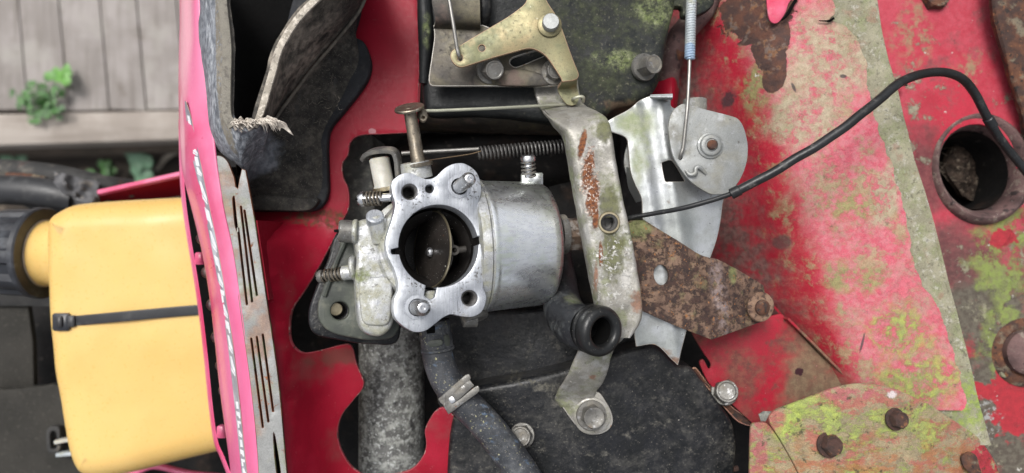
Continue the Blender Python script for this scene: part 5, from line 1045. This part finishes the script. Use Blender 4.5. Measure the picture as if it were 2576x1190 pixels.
for (yy, a, b, c, d, e, f) in ps:
    pr_.append((yy, [(a, -147.6), (b, -109.6), (c, -81.6), (d, -65.6), (e, -59.4), (f, -58.6)]))
edge_xy = [(p[1], p[0]) for p in edge]
def edge_x(y):
    best = None
    for q, w in zip(edge_xy[:-1], edge_xy[1:]):
        if (q[0] <= y <= w[0]) or (w[0] <= y <= q[0]):
            k = (y-q[0])/((w[0]-q[0]) or 1); x = q[1]+(w[1]-q[1])*k
            best = x if best is None else max(best, x)
    return best if best is not None else (2094 if y < 0 else 2417)
V, F_i = [], []
ys = [-90 + k*4.6 for k in range(int(1123/4.6)+1)]; NU = 44
def prof(y, u):
    for (y0, P0), (y1, P1) in zip(pr_[:-1], pr_[1:]):
        if y <= y1 or y1 == pr_[-1][0]:
            k = min(1, max(0, (y-y0)/(y1-y0))); k = k
            P = [np.array((p[0]+(q[0]-p[0])*k, p[1]+(q[1]-p[1])*k)) for p, q in zip(P0, P1)]
            break
    ex = edge_x(y)
    # cut the profile at the ragged edge
    Pc = crom(P, 8); xs = [p[0] for p in Pc]; zs = [p[1] for p in Pc]
    x = xs[0] + (min(ex, xs[-1]) - xs[0])*u
    return x, float(np.interp(x, xs, zs))
for y in ys:
    for j in range(NU+1):
        x, z = prof(y, (j/NU)**.85)
        w = R(x, y, z); w.z += 1.2*mnoise.noise(Vector((w.x*.02+3, w.y*.02, 0))) + .35*mnoise.noise(Vector((w.x*.12, w.y*.12, 5)))
        if j == NU: w.z += .5
        V.append(w)
n1 = len(V); V += [w - Vector((0, 0, 1.1)) for w in V[:n1]]
Wd = NU+1
for i in range(len(ys)-1):
    for j in range(NU):
        a = i*Wd+j; F_i.append((a, a+Wd, a+Wd+1, a+1)); F_i.append((a+n1, a+1+n1, a+Wd+1+n1, a+Wd+n1))
    a = i*Wd+NU; F_i.append((a, a+Wd, a+Wd+n1, a+n1))
mk('painted_sheet', (V, F_i), 'lichen_red', fp, 60)
flake = plate([(1935, -90, 's'), (1960, -20), (1985, 10), (2012, -10), (2040, -60), (2100, -90, 's')], Plane(2000, 0, -62, (.1, -.1, 1)), 1.2, bev=.3)
mk('paint_flake', plate([(1938, -90, 's'), (1932, -40), (1930, 20), (1938, 52), (1955, 58), (1972, 38), (1985, 8), (2004, -20), (2020, -90, 's')], Plane(1960, 20, -60, (.12, -.16, 1)), 1, bev=.3, grid=3, disp=lambda x, y: 1.2*mnoise.noise(Vector((x*.1, y*.1, 3)))), 'pink_flake', fp)
mk('crack', sweep([R(2012, -20, -57), R(1992, 16, -57.5), R(1978, 40, -58.5), R(1966, 52, -60)], [.9, 1.3, 1.1, .4], 6), 'black_void', fp)
mk('crack', sweep([R(2098, 46, -57), R(2088, 52, -57), R(2078, 53, -57), R(2060, 52, -57.5)], [.9, 1., .6, .3], 6), 'black_void', fp)

bp = thing('back_panel', 'recessed red panel at the right edge with scratches and mossy patches', 'panel', R(2420, 500, -140))
mk('sheet', plate([(2080, -160, 's'), (2720, -160, 's'), (2720, 1300, 's'), (2300, 1300, 's'), (2180, 500, 's')], Z(-118), 3, [circ(2458, 424, 100, 112, rot=-.18)], bev=.4, grid=9, disp=lambda x, y: 2*mnoise.noise(Vector((x*.012, y*.012, 4)))), 'red_patch', bp, 60)
mk('rusty_edge_strip', surface([[(2478, -120, -100), (2510, -120, -96), (2700, -120, -98)], [(2488, 20, -104), (2520, 20, -97), (2705, 20, -98)], [(2508, 110, -106), (2538, 100, -98), (2710, 100, -98)], [(2535, 200, -108), (2560, 195, -100), (2720, 195, -100)], [(2556, 275, -110), (2585, 270, -101), (2730, 270, -100)], [(2572, 340, -112), (2600, 340, -103), (2740, 340, -102)], [(2590, 430, -114), (2620, 430, -104), (2750, 430, -104)]], 3, 5, 5, 1.2, .1, 6), 'rust_plain', bp)
mk('clip', surface([[(2246, 198, -112), (2262, 200, -106), (2280, 204, -108)], [(2246, 212, -112), (2262, 214, -104), (2284, 214, -106)]], 1.2, 4, 3), 'dark_panel', bp)
mk('bolt', hexhead(R(2345, -4, -120), (0, .1, 1), 11, 8, .6), 'rust_plain', bp, 30)
t = thing('rusty_pipe_stub', 'rusty round pipe stub with a dark hollow centre at the right edge', 'pipe', R(2460, 425, -150))
pa = Vector((-.10, .10, 1)).normalized(); pc_ = R(2458, 424, -121)
ov_ = lambda a: 1/math.hypot(math.cos(a)/1.12, math.sin(a)/.95)
mk('rim', lathe([(40, -6, ov_), (39.5, 3, ov_), (38, 8, ov_), (36, 9.5, ov_), (34.5, 9, ov_), (31, 3, ov_), (29, -6, ov_), (28, -30, ov_)], pc_, pa, 56, rx=(-.1, .99, 0), caps=0), 'rust_pipe', t, 50)
mk('hollow', lathe([(28.0, -7, ov_), (27.2, -28, ov_), (26, -58, ov_), (.01, -58)], pc_, pa, 48, rx=(-.1, .99, 0), caps=2), 'engine_dark', t, 50)  # inside coloured near-black for the shade in the pipe
mk('dead_grass', join(*[sweep([pc_ + Vector((rng.uniform(-18, 18), rng.uniform(-22, 22), -50)), pc_ + Vector((rng.uniform(-18, 18), rng.uniform(-22, 22), -40)), pc_ + Vector((rng.uniform(-18, 18), rng.uniform(-22, 22), -44))], .25, 5, 4) for k in range(9)]), 'dark_wood', t)
mk('debris', plate(circ(2458, 424, 74, 84, rot=-.18), Z(-160), 6, bev=1, grid=3, disp=lambda x, y: 9*mnoise.noise(Vector((x*.06, y*.06, 4)))+3*mnoise.noise(Vector((x*.25, y*.25, 4)))), 'debris', t, 20)
t = thing('rusty_boss', 'crusted rusty bolt boss ringed with green moss at the right border', 'boss', R(2570, 885, -125))
mk('collar', lathe([(27, 0), (27, 3), (24, 6), (20, 7), (17, 5), (.01, 5)], R(2572, 885, -120), (-.05, .05, 1), 40), 'rust_plain', t)
mk('head', lathe([(17, 0), (17, 7), (14, 10), (8, 11), (.01, 10)], R(2575, 885, -115), (-.05, .05, 1), 24), 'rust_pipe', t)
mk('moss_knob', lathe([(3.5, 0), (4.5, 2), (3.6, 5), (.01, 6)], R(2518, 935, -120), (0, 0, 1), 16), 'lichen_strip', t)

rpi = thing('rusted_tube', 'curved rusty tube in the shadow between housing and spring', 'tube', R(1690, 120, -120))
mk('tube', sweep([R(1800, -60, -100), R(1770, 20, -96), R(1735, 62, -98), R(1700, 110, -104), R(1680, 160, -112), R(1675, 230, -125)], [9, 9, 9, 9.5, 10, 10], 20), 'rust_pipe', rpi)
mk('coupling', rod(R(1705, 120, -108), R(1683, 135, -105), 9.5, 24, 1), 'rust_plain', rpi)
mk('lug', plate([(1640, -10), (1720, -20), (1790, -30), (1796, 10), (1760, 36), (1720, 40), (1712, 16), (1650, 20)], Z(-62), 8, bev=2), 'black_lichen', rpi)
props(mk('red_fin', surface([[(1630, 190, -122), (1690, 170, -112), (1712, 200, -125)], [(1630, 240, -116), (1690, 225, -104), (1706, 240, -118)], [(1630, 300, -116), (1684, 290, -106), (1700, 300, -118)]], 2, 5, 5), 'red_paint'), 'small glossy red metal fin just left of the hanging spring', 'metal fin')

sr_ = thing('corner_plate', 'flat red plate with a grey hex bolt beneath the rusty bracket', 'metal plate', R(1940, 930, -95))
mk('sheet', plate([(1740, 830), (1790, 850, 's'), (1960, 790), (1985, 812), (2060, 890), (2160, 985, 's'), (2140, 1010, 's'), (2000, 1080, 's'), (1915, 1090, 's'), (1892, 1064), (1840, 1016), (1786, 967), (1768, 934), (1760, 912), (1770, 905), (1783, 928), (1788, 915), (1765, 880)], Z(-80), 2, bev=.5), 'small_red', sr_)
mk('lower_sheet', plate([(1742, 930), (1752, 926), (1790, 975), (1850, 1030), (1900, 1062), (1890, 1072), (1862, 1064), (1845, 1050), (1800, 1000)], Z(-85), 2, bev=.5), 'rust_plain', sr_, rim='peach_edge')
mk('fold', surface([[(1950, 770, -92), (1972, 795, -80.5), (1985, 800, -74)], [(2020, 850, -92), (2040, 860, -80.5), (2052, 866, -74)], [(2110, 945, -92), (2125, 950, -80.5), (2140, 955, -74)]], 1.5, 4, 5), 'small_red', sr_)
bolt(sr_, R(1822, 986, -80), (-.1, .28, 1), 8.6, 9, 'steel_dirty', 9.6, .25, dish=.9, wt=1.6)

gp = thing('mossy_cover', 'curved cover plate thick with yellow-green lichen at bottom right', 'cover', R(2200, 1150, -70))
def dome(x, y): return -.0022*max(0, x-215)**2*.55 - .0006*(x-190)**2 - max(0, 158-abs(y))*0
mk('sheet', plate([(1936, 1060), (1950, 1034), (1998, 1014), (2085, 982), (2135, 970), (2175, 967), (2252, 980), (2347, 1020), (2432, 1070), (2507, 1115), (2552, 1155), (2600, 1220), (2640, 1320, 's'), (2060, 1320, 's'), (2012, 1195), (1966, 1110)], Z(-36), 2.2, bev=.7, grid=6, disp=lambda x, y: dome(x, y)+1.4*mnoise.noise(Vector((x*.03, y*.03, 8)))), 'lichen_green', gp, 60)
mk('side_sheet', plate([(1890, 1072), (1908, 1064), (1932, 1068), (1964, 1112), (2010, 1198), (2056, 1320, 's'), (1884, 1320, 's'), (1886, 1180)], Z(-38.5), 2, bev=.5), 'lichen_green', gp)
mk('torn_tab', plate([(1908, 1042, 's'), (1920, 1034, 's'), (1942, 1035, 's'), (1934, 1046, 's'), (1926, 1060, 's'), (1914, 1060, 's')], Plane(1926, 1045, -40, (-.35, .3, 1)), 1.2, bev=.2), 'grey_casting', gp)
for x, y, rr, rt in ((2083, 1118, 8.4, .2), (2250, 1054, 7.2, .7)):
    z = -36 + dome(*R(x, y, -36)[:2]) + 1.0
    q = R(x, y, z-1.2)
    bolt(gp, q, (.22, .16, 1), rr*.82, 5.2, 'rust_dark', rr*1.02, rt, dish=.5, wt=1.6)
zc = -36 + dome(*R(2440, 1165, -36)[:2])
mk('hole_patch', plate([(2420, 1150), (2438, 1138), (2456, 1146), (2464, 1170), (2470, 1200), (2452, 1198), (2434, 1184), (2424, 1172)], Z(zc+1.4), 1.5, bev=.4), 'rust_plain', gp)  # rust-coloured patch laid on the sheet in place of a dark hole
t = thing('chassis', 'dark machine chassis hidden below the engine and panels', 'chassis', R(1600, 600, -1250))
mk('frame', plate([(560, -150, 's'), (2900, -150, 's'), (2900, 1340, 's'), (560, 1340, 's')], Z(-440), 780, bev=6, res=1), 'engine_dark', t)
mk('backing', plate([(1560, -160, 's'), (2800, -160, 's'), (2800, 1330, 's'), (1560, 1330, 's')], Z(-185), 10, bev=2, res=1), 'engine_dark', t)
